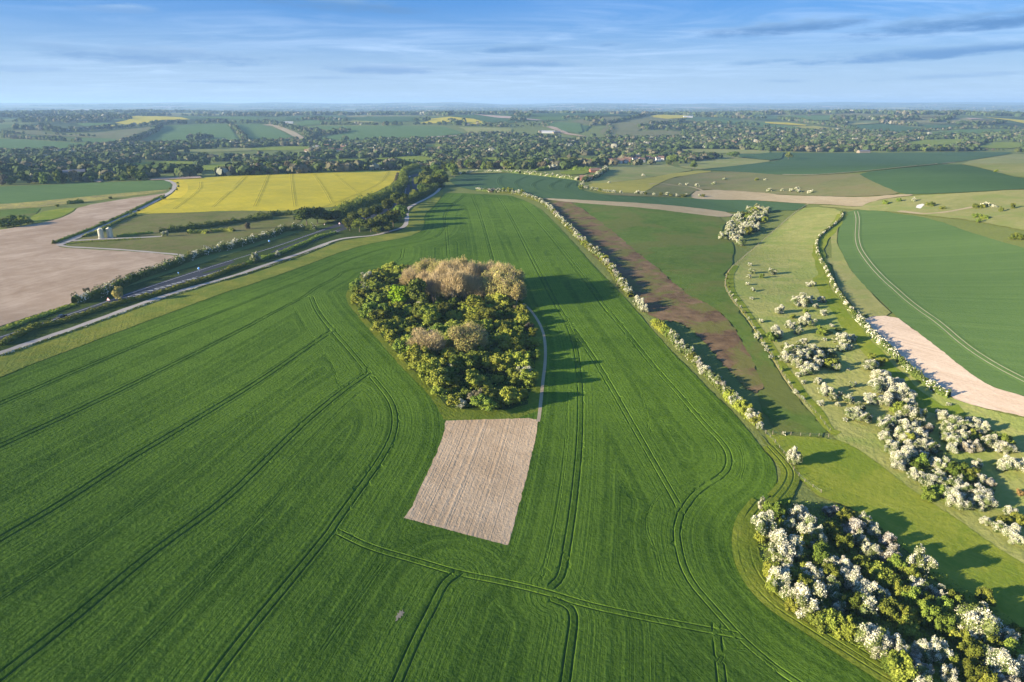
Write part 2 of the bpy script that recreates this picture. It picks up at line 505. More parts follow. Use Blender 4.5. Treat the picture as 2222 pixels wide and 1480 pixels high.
def seg_dist(P, lines):
    best = np.full(len(P), 1e9)
    for ln in lines:
        for a, b in zip(ln[:-1], ln[1:]):
            d = b - a; t = np.clip(((P - a) @ d) / max(d @ d, 1e-9), 0, 1)
            best = np.minimum(best, np.hypot(*(P - a - t[:, None] * d).T))
    return best


def sheet(name, poly, mat, row, li, a=.022, ruts=None):
    """a sheet that follows the terrain inside a polygon of ground points"""
    r = np.hypot(poly[:, 0], poly[:, 1]); ang = np.arctan2(poly[:, 0], poly[:, 1])
    rr = np.exp(np.arange(math.log(max(r.min(), 15)), math.log(r.max()), a))
    aa = np.arange(ang.min(), ang.max(), a * .9)
    P = np.zeros((0, 2))
    if len(rr) and len(aa):
        A, B = np.meshgrid(aa, rr)
        A = A + (rng.random(A.shape) - .5) * a * .5
        P = np.stack([B * np.sin(A), B * np.cos(A)], 2).reshape(-1, 2)
        P = P[inside(poly, P[:, 0], P[:, 1])]
        if len(P):
            near = seg_dist(P, [np.vstack([poly, poly[:1]])]) > .3 * a * np.hypot(P[:, 0], P[:, 1])
            P = P[near]
    zo = np.zeros(len(P))
    rut_c = []
    if ruts:
        for t, track, half, depth, shoulder in ruts:
            ln, nn = ribbon_pts(t, 2.2)
            for s_ in (-1, 1):
                rut_c.append(ln + nn * s_ * track / 2)
                P = P[seg_dist(P, [rut_c[-1]]) > 1.0] if len(P) else P
        zo = np.zeros(len(P))
        for t, track, half, depth, shoulder in ruts:
            ln, nn = ribbon_pts(t, 2.2)
            for s_ in (-1, 1):
                for off, dz_ in ((-half - shoulder, 0), (-half, -depth), (half, -depth), (half + shoulder, 0)):
                    q = ln + nn * (s_ * track / 2 + off) + rng.normal(0, .02, ln.shape)
                    ok = inside(poly, q[:, 0], q[:, 1]); q = q[ok]
                    P = np.vstack([P, q]); zo = np.concatenate([zo, np.full(len(q), dz_)])
    n = len(poly)
    co = [Vector(p) for p in poly] + [Vector(p) for p in P]
    ed = [(i, (i + 1) % n) for i in range(n)]
    v, _, f, vo_, _, _ = delaunay_2d_cdt(co, ed, [], 1, 1e-4)
    zall = np.concatenate([np.zeros(n), zo]); zoff = np.array([zall[o_[0]] if len(o_) else 0.0 for o_ in vo_])
    V = np.array([(p.x, p.y) for p in v])
    F = np.array([t for t in f if len(t) == 3], int)
    if not len(F): return None
    d1 = V[F[:, 1]] - V[F[:, 0]]; d2 = V[F[:, 2]] - V[F[:, 0]]
    flip = d1[:, 0] * d2[:, 1] - d1[:, 1] * d2[:, 0] < 0
    F[flip] = F[flip][:, ::-1]
    z = hgt(V[:, 0], V[:, 1]) + lift_of(li, np.hypot(V[:, 0], V[:, 1])) + zoff
    mi = None; mats = [mat]
    if ruts:
        mi = (zoff[F] < -.03).all(1).astype(int); mats = [mat, M['rut']]
    me = mesh_np(name, np.column_stack([V, z]), F, mats, smoothf=ruts is None, midx=mi)
    rv = row(V) if callable(row) else V[:, 0] * math.cos(R(row)) + V[:, 1] * math.sin(R(row))
    at = me.attributes.new('row', 'FLOAT', 'POINT'); at.data.foreach_set('value', np.asarray(rv, np.float32))
    return link(name, me)


def field(name, spec, mat, label, row=20.0, a=.022, sm_it=1, step=7, parent=None, ruts=None):
    li = FIELD_N[0]; FIELD_N[0] += 1
    pts = zz(spec) if isinstance(spec, str) else spec
    if sm_it: pts = smooth(pts, sm_it, True)
    w_ = px2w(densify(pts, step, True), li)
    rr_ = np.hypot(w_[:, 0], w_[:, 1])[:, None]
    if name not in ('road', 'central_reservation'): w_ = w_ + rng.normal(0, 1, w_.shape) * np.minimum((.0018 if name in ('brown_strip', 'olive_field') else .0005) * rr_, 1.1 if name in ('brown_strip', 'olive_field') else .5)
    o = sheet(name, w_, M[mat], row, li, a, ruts)
    if o is None: return None
    if parent is not None: o.parent = parent
    else: tag(o, label, kind='structure')
    FIELDS.append((name, w_)); o['lift'] = li
    return o


def ribbon_pts(line, step):
    ln = densify(line, step)
    d = np.gradient(ln, axis=0); d /= np.maximum(np.hypot(*d.T), 1e-9)[:, None]
    return ln, np.stack([d[:, 1], -d[:, 0]], 1)


def strip(name, line_w, width, mat, label, li=None, parent=None, kind='structure', step=4):
    """flat ribbon (track, path, painted line) along a line of ground points"""
    if li is None: li = FIELD_N[0]; FIELD_N[0] += 1
    ln, nn = ribbon_pts(line_w, step)
    W = np.broadcast_to(np.asarray(width, float), (len(ln),))
    jit = 1 + .12 * np.sin(np.arange(len(ln)) * .9) * (width > 2 if np.isscalar(width) else 1)
    offs = np.linspace(-.5, .5, 4)
    P = ln[:, None] + nn[:, None] * (offs[None, :, None] * (W * jit)[:, None, None])
    V = P.reshape(-1, 2)
    z = hgt(V[:, 0], V[:, 1]) + lift_of(li, np.hypot(V[:, 0], V[:, 1]))
    k = len(offs); i, j = np.meshgrid(np.arange(len(ln) - 1), np.arange(k - 1), indexing='ij')
    F = np.stack([i * k + j, i * k + j + 1, (i + 1) * k + j + 1, (i + 1) * k + j], 2).reshape(-1, 4)
    me = mesh_np(name, np.column_stack([V, z]), F, [M[mat]], smoothf=True)
    at = me.attributes.new('row', 'FLOAT', 'POINT'); at.data.foreach_set('value', np.tile(offs, len(ln)).astype(np.float32) * 5)
    o = link(name, me, parent)
    if parent is None: tag(o, label, kind=kind)
    return o


def wline(spec, li=None, it=2, step=8):
    pts = zz(spec) if isinstance(spec, str) else spec
    return px2w(densify(smooth(pts, it), step), li)


def tramline(line_w, li, crop, rut, parent, track=1.85, half=.2, ridge=.15, name='tramline', wide=.4):
    """a pair of wheel ruts pressed into the crop, with the standing crop as shoulders"""
    ln, nn = ribbon_pts(line_w, 2.5)
    c = track / 2; e = .13
    o = np.array([-c - half - e - wide * 3.6, -c - half - e, -c - half, -c + half, -c + half + e, c - half - e, c - half, c + half, c + half + e, c + half + e + wide * 3.6])
    pz = np.array([.006, ridge, .02, .02, ridge, ridge, .02, .02, ridge, .006])
    P = ln[:, None] + nn[:, None] * o[None, :, None]
    v = P.reshape(-1, 2)
    wob = 1 + np.clip(.16 * rng.standard_normal((len(ln), len(o))), -.4, .4)
    z = hgt(v[:, 0], v[:, 1]) + lift_of(li, np.hypot(v[:, 0], v[:, 1])) + (pz[None] * wob).ravel() + .008 + .00010 * np.hypot(v[:, 0], v[:, 1])
    k = len(o); i, j = np.meshgrid(np.arange(len(ln) - 1), np.arange(k - 1), indexing='ij')
    V = [np.column_stack([v, z])]; base = len(v)
    F = [np.stack([i * k + j, i * k + j + 1, (i + 1) * k + j + 1, (i + 1) * k + j], 2).reshape(-1, 4)]
    mi = [((j.ravel() == 2) | (j.ravel() == 6)).astype(int)]
    me = mesh_np(name, np.vstack(V), np.vstack(F), [M[crop], M[rut]], midx=np.concatenate(mi))
    at = me.attributes.new('row', 'FLOAT', 'POINT'); at.data.foreach_set('value', np.zeros(base, np.float32))
    return link(name, me, parent)


# ------------------------------------------------------------------ the wheat field, its tramlines and what lies in it
TRAM = [
    "Q -400,1180 0,1020 850,655 1400,430 1900,235 2220,110 F 600,990 900,850 1200,740 1500,690 1650,650 1710,590 1725,540 1715,480 1760,400 1860,330 1880,300",
    "Q -400,1530 0,1360 1000,900 2220,285 R 500,400 970,160 1030,110 1060,90 1240,0 F 900,920 1150,870 1370,850 1395,735",
    "R 1020,160 1060,260 1130,360 1200,440 1340,600 1470,760 1570,880 1650,980 1690,1080 1695,1180 1670,1300 1570,1480 N 330,700 200,880 100,1020 60,1090 O 1900,850 1650,1150 1400,1480 X 300,1700",
    "R 1180,440 1000,560 600,840 200,1080 0,1200 O 840,0 400,290 0,520 -300,690",
    "R 1480,770 1200,970 900,1230 650,1480 O 1500,270 1000,620 500,1050 0,1440 -250,1640",
    "P 90,260 250,340 500,410 730,480 950,520 1200,580 1400,645 1700,710 2000,770 2222,810",
    "P 720,480 650,530 600,640 500,830 400,1062 320,1250",
    "P 1230,615 1320,650 1350,710 1330,850 1300,1062 1280,1250",
    "P 1230,545 1280,500 1310,350 S 270,1400 340,1000 400,450 410,0 T 1500,1480 1480,1300 1400,1080 1300,930 1215,760 1100,540 1000,340 900,160 860,100",
    "T 1390,1060 1530,1260 1680,1480 S 900,400 1100,750 1220,960 1180,1080 1180,1200 1250,1480 M 0,900 200,1120 450,1330 600,1430 750,1530",
    "T 1040,150 1250,380 1400,560 1600,820 1700,970 1780,1060 2000,1330 2120,1480 S 1190,10 1400,260 1540,400 1600,500 1600,600 1540,680 1350,790 1250,920 1210,980",
    "T 650,90 720,260 830,680", "T 440,330 460,580",
    "P 2110,760 2120,900 2140,1062 2160,1250"]
FAINT = ["R 0,1480 600,1060 1120,740", "R 830,1480 1100,1230 1400,930", "R 880,240 1000,450 1180,680 1250,900",
         "O 0,930 700,480 1330,0", "O 700,1480 1300,900 1900,180", "P 0,890 200,600 320,430",
         "S 300,0 290,500 200,1100 100,1480", "J 640,600 900,900 960,1230", "S 1060,1480 1000,1250 930,1100 960,930 1060,820",
         "T 700,100 900,480 1080,740", "T 570,330 640,600", "S 1690,430 1730,560 1690,700", "M 30,1280 100,1180 280,1200 450,1330"]
tram_w = [wline(t, 0) for t in TRAM]
faint_w = [wline(t, 0) for t in FAINT]


def wheat_row(V):
    d = seg_dist(V, [densify(t, 12) for k_, t in enumerate(tram_w) if k_ not in (5, 12, 13)])
    return d + 211.3 + 2 * np.sin(V[:, 0] * .013) * np.sin(V[:, 1] * .011)


wheat = field('wheat_field', WHEAT, 'wheat', 'big field of young green wheat marked with tractor lines', wheat_row, a=.0125, sm_it=1, step=6,
              ruts=[(t, 1.8, .13, .15, .2) for t in tram_w] + [(t, .7, .05, .06, .12) for t in faint_w])

COPSE = ("I 110,390 130,480 250,630 400,800 550,980 700,1120 820,1260 880,1370 905,1418 1660,1398 1690,1150 1715,900 1715,760 "
         "1680,640 1600,540 1540,480 1330,345 1110,260 815,205 560,190 400,225 290,265 180,325")
field('grass_margin', COPSE, 'margin', 'grass margin round the copse in the wheat', 40, a=.014)
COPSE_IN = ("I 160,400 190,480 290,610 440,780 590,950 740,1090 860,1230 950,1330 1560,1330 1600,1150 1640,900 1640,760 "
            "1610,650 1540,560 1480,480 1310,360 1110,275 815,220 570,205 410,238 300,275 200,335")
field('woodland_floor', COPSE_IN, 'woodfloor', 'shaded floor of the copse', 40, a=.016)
PLOT = ("N 985,195 1650,175 1735,190 1700,370 1640,640 1580,860 1530,1050 1490,1195 1080,1090 655,975 720,880 790,720 860,580 930,420 975,300")
plot_edge = wline("N 1735,190 1640,640 1490,1195", 2)
plot = field('bare_plot', PLOT, 'chalky', 'bare pale chalky plot below the copse', lambda V: seg_dist(V, [densify(plot_edge, 5)]), a=.01, sm_it=0)
strip('copse_track', wline("I 1540,480 1620,560 1690,680 1715,800 1715,950 1695,1100 1680,1250 1665,1390 N 1730,210"), 1.15, 'dirt', 'worn dirt track curving past the copse')
field('bare_patch', "P 388,735 396,722 390,708 402,704 399,690 411,694 412,678 424,684 433,668 432,684 442,690 428,696 431,708 418,706 420,720 408,716 404,730", 'dirt', 'small bare patch in the wheat', 0, sm_it=0, step=20)

# left of the road
field('ploughed_field', "X -500,880 E 0,1285 330,1180 575,1105 800,1010 1000,930 1200,860 1350,800 1490,745 1380,715 1050,685 580,665 420,640 640,560 "
      "800,480 1000,390 1130,340 1290,265 1360,215 1290,225 1000,265 640,325 580,380 480,420 380,450 260,470 0,515 X -500,560", 'plough',
      'bare pinkish brown ploughed field left of the road', lambda V: V[:, 0] * .93 - V[:, 1] * .36 + 6 * np.sin(V[:, 1] * .02))
field('green_field', "X -700,425 E 0,168 600,142 1180,118 1330,112 1380,140 1370,175 1330,190 900,225 400,275 0,310 X -700,470", 'crop', 'green crop field beyond the ploughed land', 60)
field('weedy_strip', "X -300,455 E 0,310 400,275 900,225 1330,190 1340,205 900,262 560,306 330,332 0,350 X -300,470", 'mustard', 'weedy yellow strip edging the ploughed field', 60)
field('meadow', "E 1100,388 1700,372 2220,362 2450,390 2400,470 2240,540 1900,640 1560,725 1490,712 1050,672 590,650 540,625 660,585 900,480", 'meadow', 'rough olive meadow between the silos and the road', 30)
field('grass_patch', "E 262,466 480,415 580,368 612,330 420,350 300,380 230,420", 'mown', 'bright grass corner beside the ploughed field', 30)
field('rough_patch', "X -300,500 E 0,350 330,332 300,375 225,420 140,440 0,420 X -300,530", 'olive', 'dull green rough ground beside the ploughed field', 30)
rape = field('rapeseed_field', "E 1330,112 1440,105 1800,86 F 0,150 590,130 1380,105 1340,140 1310,215 1230,255 1100,320 920,385 760,412 420,437 0,432 E 1500,375 "
             "1090,386 1150,360 1300,310 1420,260 1490,200 1500,160", 'rape', 'yellow rapeseed field in flower above the road', 35)
field('rapeseed_headland', "E 1390,109 1440,105 1500,130 1515,170 1500,215 1430,268 1300,325 1170,375 1090,387 1060,383 1150,345 1330,262 1400,215 1420,160", 'rape_bright', 'brighter yellow headland of the rapeseed field', 35)
for t in ["F 490,135 500,270 520,400", "F 310,140 250,280 195,400", "F 670,140 750,250 820,380", "F 840,140 930,220 1040,300", "F 125,160 0,280",
          "F 730,410 1000,310 1210,215 1270,120", "E 1610,130 1615,180 1520,260 1400,345", "E 1960,90 1850,200 1710,330"]:
    tramline(wline(t, 9), 9, 'rape', 'rut_rape', rape, track=2.0, half=.16, ridge=.06, wide=.3)
bank = field('road_bank', "X -420,850 Q 0,440 330,330 575,230 900,120 E 1300,880 1600,790 2220,590 F 560,600 760,540 930,480 1200,400 1390,290 1390,180 1480,110 1540,130 1700,150 1730,240 1690,270 1580,345 "
             "1430,420 1430,520 1410,580 1150,645 850,672 600,775 300,875 0,980 Q 1500,108 600,425 0,635 X -420,890", 'bank', 'dark rank grass banks along the road', 25)
field('verge', "X -420,900 Q 0,640 600,435 1200,215 1800,25 F 0,1000 600,790 850,690 1000,660 1400,600 1430,520 1420,440 1640,310 1700,260 1720,290 1640,395 1555,460 "
      "1560,580 1420,650 1200,680 950,740 560,890 0,1080 Q 1900,90 850,480 0,800 X -420,1000", 'verge', 'yellow green grass verge beside the wheat', 25, a=.014)
LI_ROAD = FIELD_N[0]
road = field('road', "X -420,840 Q 0,480 130,440 330,375 440,330 700,245 900,180 1030,130 E 1300,930 1600,830 1900,740 2220,640 F 760,575 930,515 1080,465 1200,425 1330,360 1390,320 1410,240 "
             "1405,180 1450,150 1500,133 1515,140 1490,165 1500,200 1520,258 1470,300 1380,360 1150,505 920,587 600,702 300,802 0,892 E 1600,908 Q 1250,130 1030,172 900,212 700,278 480,345 0,527 X -420,870",
             'asphalt', 'dark main road splitting into two carriageways', 25, a=.014)
field('central_reservation', "E 1610,872 1900,792 2220,692 F 300,770 600,663 905,570 880,558 600,645 300,748 0,832 E 1900,775 1640,848", 'bank', 'grass strip between the carriageways', 25)
field('central_reservation', "F 1432,318 1455,300 1470,258 1452,205 1470,160 1450,158 1432,200 1446,260", 'bank', 'grass strip between the distant carriageways', 25)
strip('farm_track', wline("X -420,900 Q 0,625 300,520 600,420 900,310 1200,200 1500,105 F 0,975 300,870 600,770 850,670 1000,650 1150,640 1300,600 1400,570 1420,520 1415,430 1450,400 1580,340 1660,290 1685,255"), 3.4, 'gravel', 'pale farm track running beside the main road')
strip('farm_track', wline("V 160,850 300,795 400,748 560,680 640,640 900,522 1080,440 1300,330 1440,250 1530,190 1560,130 1530,90 1440,62"), 4.5, 'gravel', 'pale farm track past the silos to the crest')
strip('farm_track', wline("V 300,800 600,782 900,770 1150,760 1400,745"), 4, 'gravel', 'pale spur track leading to the silos')
strip('field_path', wline("V 150,850 260,872 420,880 900,905 1300,940 1650,970 1720,1000"), 3.0, 'gravel', 'pale path along the tip of the ploughed field')
# painted markings
LI_M = FIELD_N[0]; FIELD_N[0] += 1


def hatch(spec, half=1.15, gap=3.2, name='hatch_marking'):
    ln, nn = ribbon_pts(wline(spec, LI_M), .8)
    V = []; F = []

    def quad(a, b, wd):
        d = b - a; n = np.array([d[1], -d[0]]) / max(np.hypot(*d), 1e-6) * wd / 2
        k = len(V); V.extend([a - n, a + n, b + n, b - n]); F.append([k, k + 1, k + 2, k + 3])
    for i in range(0, len(ln) - 1):
        for s in (-1, 1): quad(ln[i] + nn[i] * half * s, ln[i + 1] + nn[i + 1] * half * s, .18)
    stp = max(1, int(gap / .8))
    for i in range(0, len(ln) - stp, stp): quad(ln[i] - nn[i] * half * .9, ln[min(i + 1, len(ln) - 1)] + nn[i] * half * .9, .55)
    V = np.array(V); z = hgt(V[:, 0], V[:, 1]) + lift_of(LI_M, np.hypot(V[:, 0], V[:, 1]))
    link(name, mesh_np(name, np.column_stack([V, z]), np.array(F)[:, ::-1], [M['paint']]), road)


hatch("E 1040,1052 1200,1003 1400,948 1600,890")
hatch("E 1600,898 1800,838 2000,773 2220,705 F 400,775 600,692 870,592")
for sp in ["Q 0,487 330,383 700,255 1030,140 E 1600,838 2220,648 F 760,583", "Q 0,518 480,340 700,273 1000,180", "F 1080,470 1330,366 1398,322 1416,240 1410,182",
           "F 1512,258 1494,200 1484,168"]:
    strip('edge_line', wline(sp, LI_M), .22, 'paint', None, li=LI_M, parent=road)

# right of the wheat
field('scrub_slope', "H 540,455 820,480 800,560 690,650 605,760 640,880 760,1110 K 790,80 890,260 1000,410 1160,580 1340,750 1540,920 1680,1000 2000,1100 2222,1150 X 2500,960 2500,1400 2222,1290 "
      "L 2000,1200 1700,980 1500,860 1300,720 1100,560 900,420 740,360 K 600,1000 500,860 400,680 300,530 230,420 130,310 80,230 75,150 110,90 180,20 H 430,520", 'scrub', 'scrubby downland slope dotted with hawthorn', 50)
field('brown_strip', "G 440,335 650,360 700,362 850,460 1000,570 1150,690 1300,820 1450,930 1640,1111 J 1400,200 1560,310 1680,480 1750,600 1850,800 1900,880 1800,960 1600,760 1450,580 1250,380 1000,330 "
      "880,230 720,20 G 1000,900 850,750 700,590 560,430", 'brown', 'weedy brown strip along the hawthorn hedge', 48)
field('olive_field', "G 690,360 900,380 1300,410 1700,460 1960,490 1890,640 2040,700 1960,900 1930,960 1940,1111 K 80,230 150,340 230,450 300,560 400,710 500,880 600,1020 700,1120 L 740,355 400,345 270,330 "
      "J 1950,1180 1800,960 1900,880 1850,800 1750,600 1680,480 1560,310 1400,200 G 1640,1111 1450,930 1300,820 1150,690 1000,570 850,460", 'olive', 'dull green field tapering between hedge and fence', 48)
field('dark_field', "F 1740,200 1830,140 2222,130 G 300,140 560,165 760,192 742,230 780,265 900,295 1100,315 1400,325 1700,335 2222,350 H 150,415 500,435 545,445 460,490 350,487 "
      "G 2020,455 1700,410 1300,375 900,355 600,340 440,330 350,305 150,285 0,272 F 1900,265", 'crop_dark', 'dark green crop in the dip beyond the wheat', 15)
field('tan_headland', "G 440,332 600,338 900,354 1300,374 1700,409 2020,455 1960,490 1700,462 1300,412 900,382 650,362", 'tan', 'tan headland between two green fields', 70)
dk = FIELD_N[0] - 2
for t in ["G 150,152 112,190 130,230 180,262", "G 350,157 270,190 250,215 285,255", "G 490,177 400,210 390,240 425,268", "G 620,187 540,220 530,245 562,268", "G 730,200 670,225 660,250"]:
    tramline(wline(t, dk), dk, 'crop_dark', 'rut', bpy.data.objects['dark_field'], track=2.4, half=.35, ridge=.12)
rf_line = "U 300,205 322,280 315,400 310,500 330,600 370,680 480,830 620,980 760,1100 880,1210 1050,1340 1250,1474 K 1800,630 2000,760 2222,875 2400,960"
rgt = field('green_field', "U 130,350 180,220 300,185 430,180 600,195 800,235 1050,265 1300,330 1600,440 1900,530 2222,620 X 2600,660 2600,960 2222,859 K 2000,930 1850,840 1700,720 1550,600 1400,490 1290,410 "
            "U 700,1330 560,1210 380,1040 250,890 150,700 95,580 100,450", 'crop', 'smooth green crop field on the right with one pale track pair', 62, a=.012)
rl = FIELD_N[0] - 1
tramline(wline(rf_line, rl), rl, 'crop', 'rut_pale', rgt, track=2.2, half=.2, ridge=.1, wide=.3)
field('rough_grass', "K 745,0 930,0 960,70 1060,180 1200,330 1285,410 1060,422 980,330 860,160 U 0,430 110,350 95,450 90,580 145,700 245,890 0,800", 'pasture', 'rough tan grass between hedge and green field', 62)
field('seedbed', "K 1060,425 1290,410 1400,490 1550,600 1700,720 1850,840 2000,930 2222,990 X 2600,965 2600,1010 2222,903 K 2000,1090 1800,1040 1700,1000 1600,930 1480,830 1360,720 1240,600 1130,500", 'stubble',
      'pale pink seedbed strip beside the right hedge', 40)
field('grass_ride', "L 270,335 740,360 900,420 1100,560 1300,720 1500,860 1700,980 2000,1200 2222,1330 X 2500,1420 2500,1640 2222,1470 M 2000,1000 1600,700 1300,400 1050,200 780,95 L 640,820 450,640 380,560 200,330", 'mown',
      'mown green ride between the thickets', 50)
field('grass_margin', "S 1600,60 1850,360 2000,560 2020,700 1960,820 1850,900 1720,1000 1660,1150 1660,1250 M 165,450 200,600 300,760 450,900 900,1190 1290,1422 X 2050,1545 2400,1700 2400,1500 M 1500,1300 900,1000 500,760 330,560 300,330 "
      "350,160 L 400,880 455,760 410,610 250,420 130,280 0,150", 'margin', 'rutted grass margin round the hawthorn thicket', 50)
for t in ["M 330,130 250,230 215,380 230,520 300,680 450,840 700,990 950,1150 1250,1340 1500,1490 X 2150,1590", "M 300,170 225,260 195,400 215,560 290,710 430,860 650,1000 900,1160 1150,1320 1400,1470 X 2120,1600",
          "L 300,830 380,740 420,640 380,560 250,420"]:
    tramline(wline(t, FIELD_N[0] - 1), FIELD_N[0] - 1, 'margin', 'rut', bpy.data.objects['grass_margin.001'], track=1.8, half=.2, ridge=.1)
for sp in ["H 815,520 740,640 640,740 620,830 690,1000 K 740,160 900,400 1100,650 1300,860 1450,1000 1600,1110 L 1750,160"]:
    strip('mown_path', wline(sp), 7, 'mown', 'mown green path along the right hedge')
strip('mown_path', wline("K 150,60 105,150 120,240 180,330 290,480 400,640 500,800 620,970 740,1100 L 700,300 780,340"), 3.5, 'mown', 'trodden path inside the slope fence')

# middle distance, right
P_ = [
    ('pasture', "C 830,650 790,625 1000,615 1330,600 1440,640 1600,655 1420,685 1100,740 860,765 690,775 740,720", 'pasture', 'pale sheep pasture above the village'),
    ('golden_slope', "C 690,800 690,770 900,762 1100,742 1500,670 1800,662 1500,705 1400,722 1280,775 1150,850 1000,870 800,850", 'golden', 'golden green slope'),
    ('dull_pasture', "C 1150,852 1280,778 1400,722 1800,663 2222,690 H 350,215 560,220 930,195 1000,240 1200,330 1270,360 1000,378 700,380 300,362 0,342 G 2222,285 1750,260 1700,268 1640,320 1400,322 1100,312 900,292", 'pasture_dull', 'dull olive pasture on the hill'),
    ('tan_strip', "G 1655,322 1720,260 2222,285 H 350,370 700,380 1000,386 1250,362 1400,368 1150,392 1000,432 960,462 700,440 540,436 150,410 0,406 G 2222,350 1900,346 1700,338", 'tan', 'long tan strip crossing the hill foot'),
    ('dark_hill_field', "H 930,197 1300,157 1680,122 1900,160 2222,250 X 2500,410 2500,408 H 2222,318 1800,346 1400,362 1270,358 1200,330 1000,240", 'crop_dark', 'dark green hill field with straight edges'),
    ('dark_crest_field', "C 1600,657 2222,590 H 350,95 20,80 0,35 500,43 900,44 2100,33 2140,45 1680,117 1300,152 930,192 560,216 350,213 0,188 G 1900,115", 'crop_dark', 'wide dark green field along the crest'),
    ('crest_pasture', "H 1690,119 2135,50 2222,52 X 2500,330 2500,400 H 2222,247 1900,158", 'pasture', 'olive pasture on the right crest'),
    ('downland_pasture', "H 700,445 960,464 1000,432 1150,395 1400,371 1800,350 2222,322 X 2500,410 2500,560 H 2222,640 1800,560 1500,532 1250,500 900,480 600,450", 'pasture', 'rough downland pasture with a chalk scar'),
    ('light_pasture', "C 1440,600 1700,555 1860,543 2000,556 2222,573 2222,590 1650,652 1610,650 1480,640", 'pasture', 'light pasture with lone trees'),
    ('chalk_scar', "U 980,155 1010,125 1070,115 1085,135 1050,165 1020,172", 'chalk', 'white chalk scar in the downland'),
]
for nm, sp, mt, lb in P_: field(nm, sp, mt, lb, random.uniform(0, 90), a=.024)
strip('farm_track', wline("H 1900,455 1500,530 1250,500"), 4, 'tan', 'faint tan track below the chalk scar')
strip('farm_track', wline("C 1200,785 1280,772 1450,800 1590,805 G 1900,350 2222,352 H 0,405"), 3, 'tan', 'thin pale track at the hill foot')
strip('field_edge', wline("H 350,214 560,219 930,194 1300,154 1680,119"), 3, 'tan', 'pale grassy edge between two dark fields')

# valley floor and the hills beyond
MEADOWS = ["A 1130,510 1500,495 2222,474 2222,500 1900,515 1500,510", "A 1000,640 1150,605 1550,590 1720,600 1600,630 1200,665",
           "A 1640,660 1720,625 2222,600 2170,630 1800,680", "A 1480,720 1720,695 1760,715", "B 0,465 480,455 540,480 300,492 0,492",
           "B 600,580 800,560 940,570 1250,545 1480,535 1560,570 1550,600 1400,610 1200,575 940,600 640,612", "B 100,610 470,585 460,610 200,625",
           "B 1450,445 1680,440 1650,460 1500,465", "B 1940,555 2222,550 2222,572 1960,572", "B 1700,662 2222,655 C 100,672 0,680 B 1780,688",
           "C 340,562 500,555 820,548 800,580 500,592", "C 430,668 700,655 690,690 480,700", "C 1430,480 1700,480 2222,490 2222,520 1800,520 1500,500",
           "D 1130,440 1330,410 1500,405 1720,400 1700,440 1330,460", "D 1780,482 1900,430 2222,428 2222,480", "D 900,380 1160,375 1140,395",
           "A 0,612 330,615 200,635 0,640"]
meadow_w = []
for i, sp in enumerate(MEADOWS):
    field('valley_meadow', sp, 'mown' if i % 3 else 'pasture', 'green meadow among the valley trees', 30, a=.03)
    if FIELDS[-1][0] == 'valley_meadow': meadow_w.append(FIELDS[-1][1])
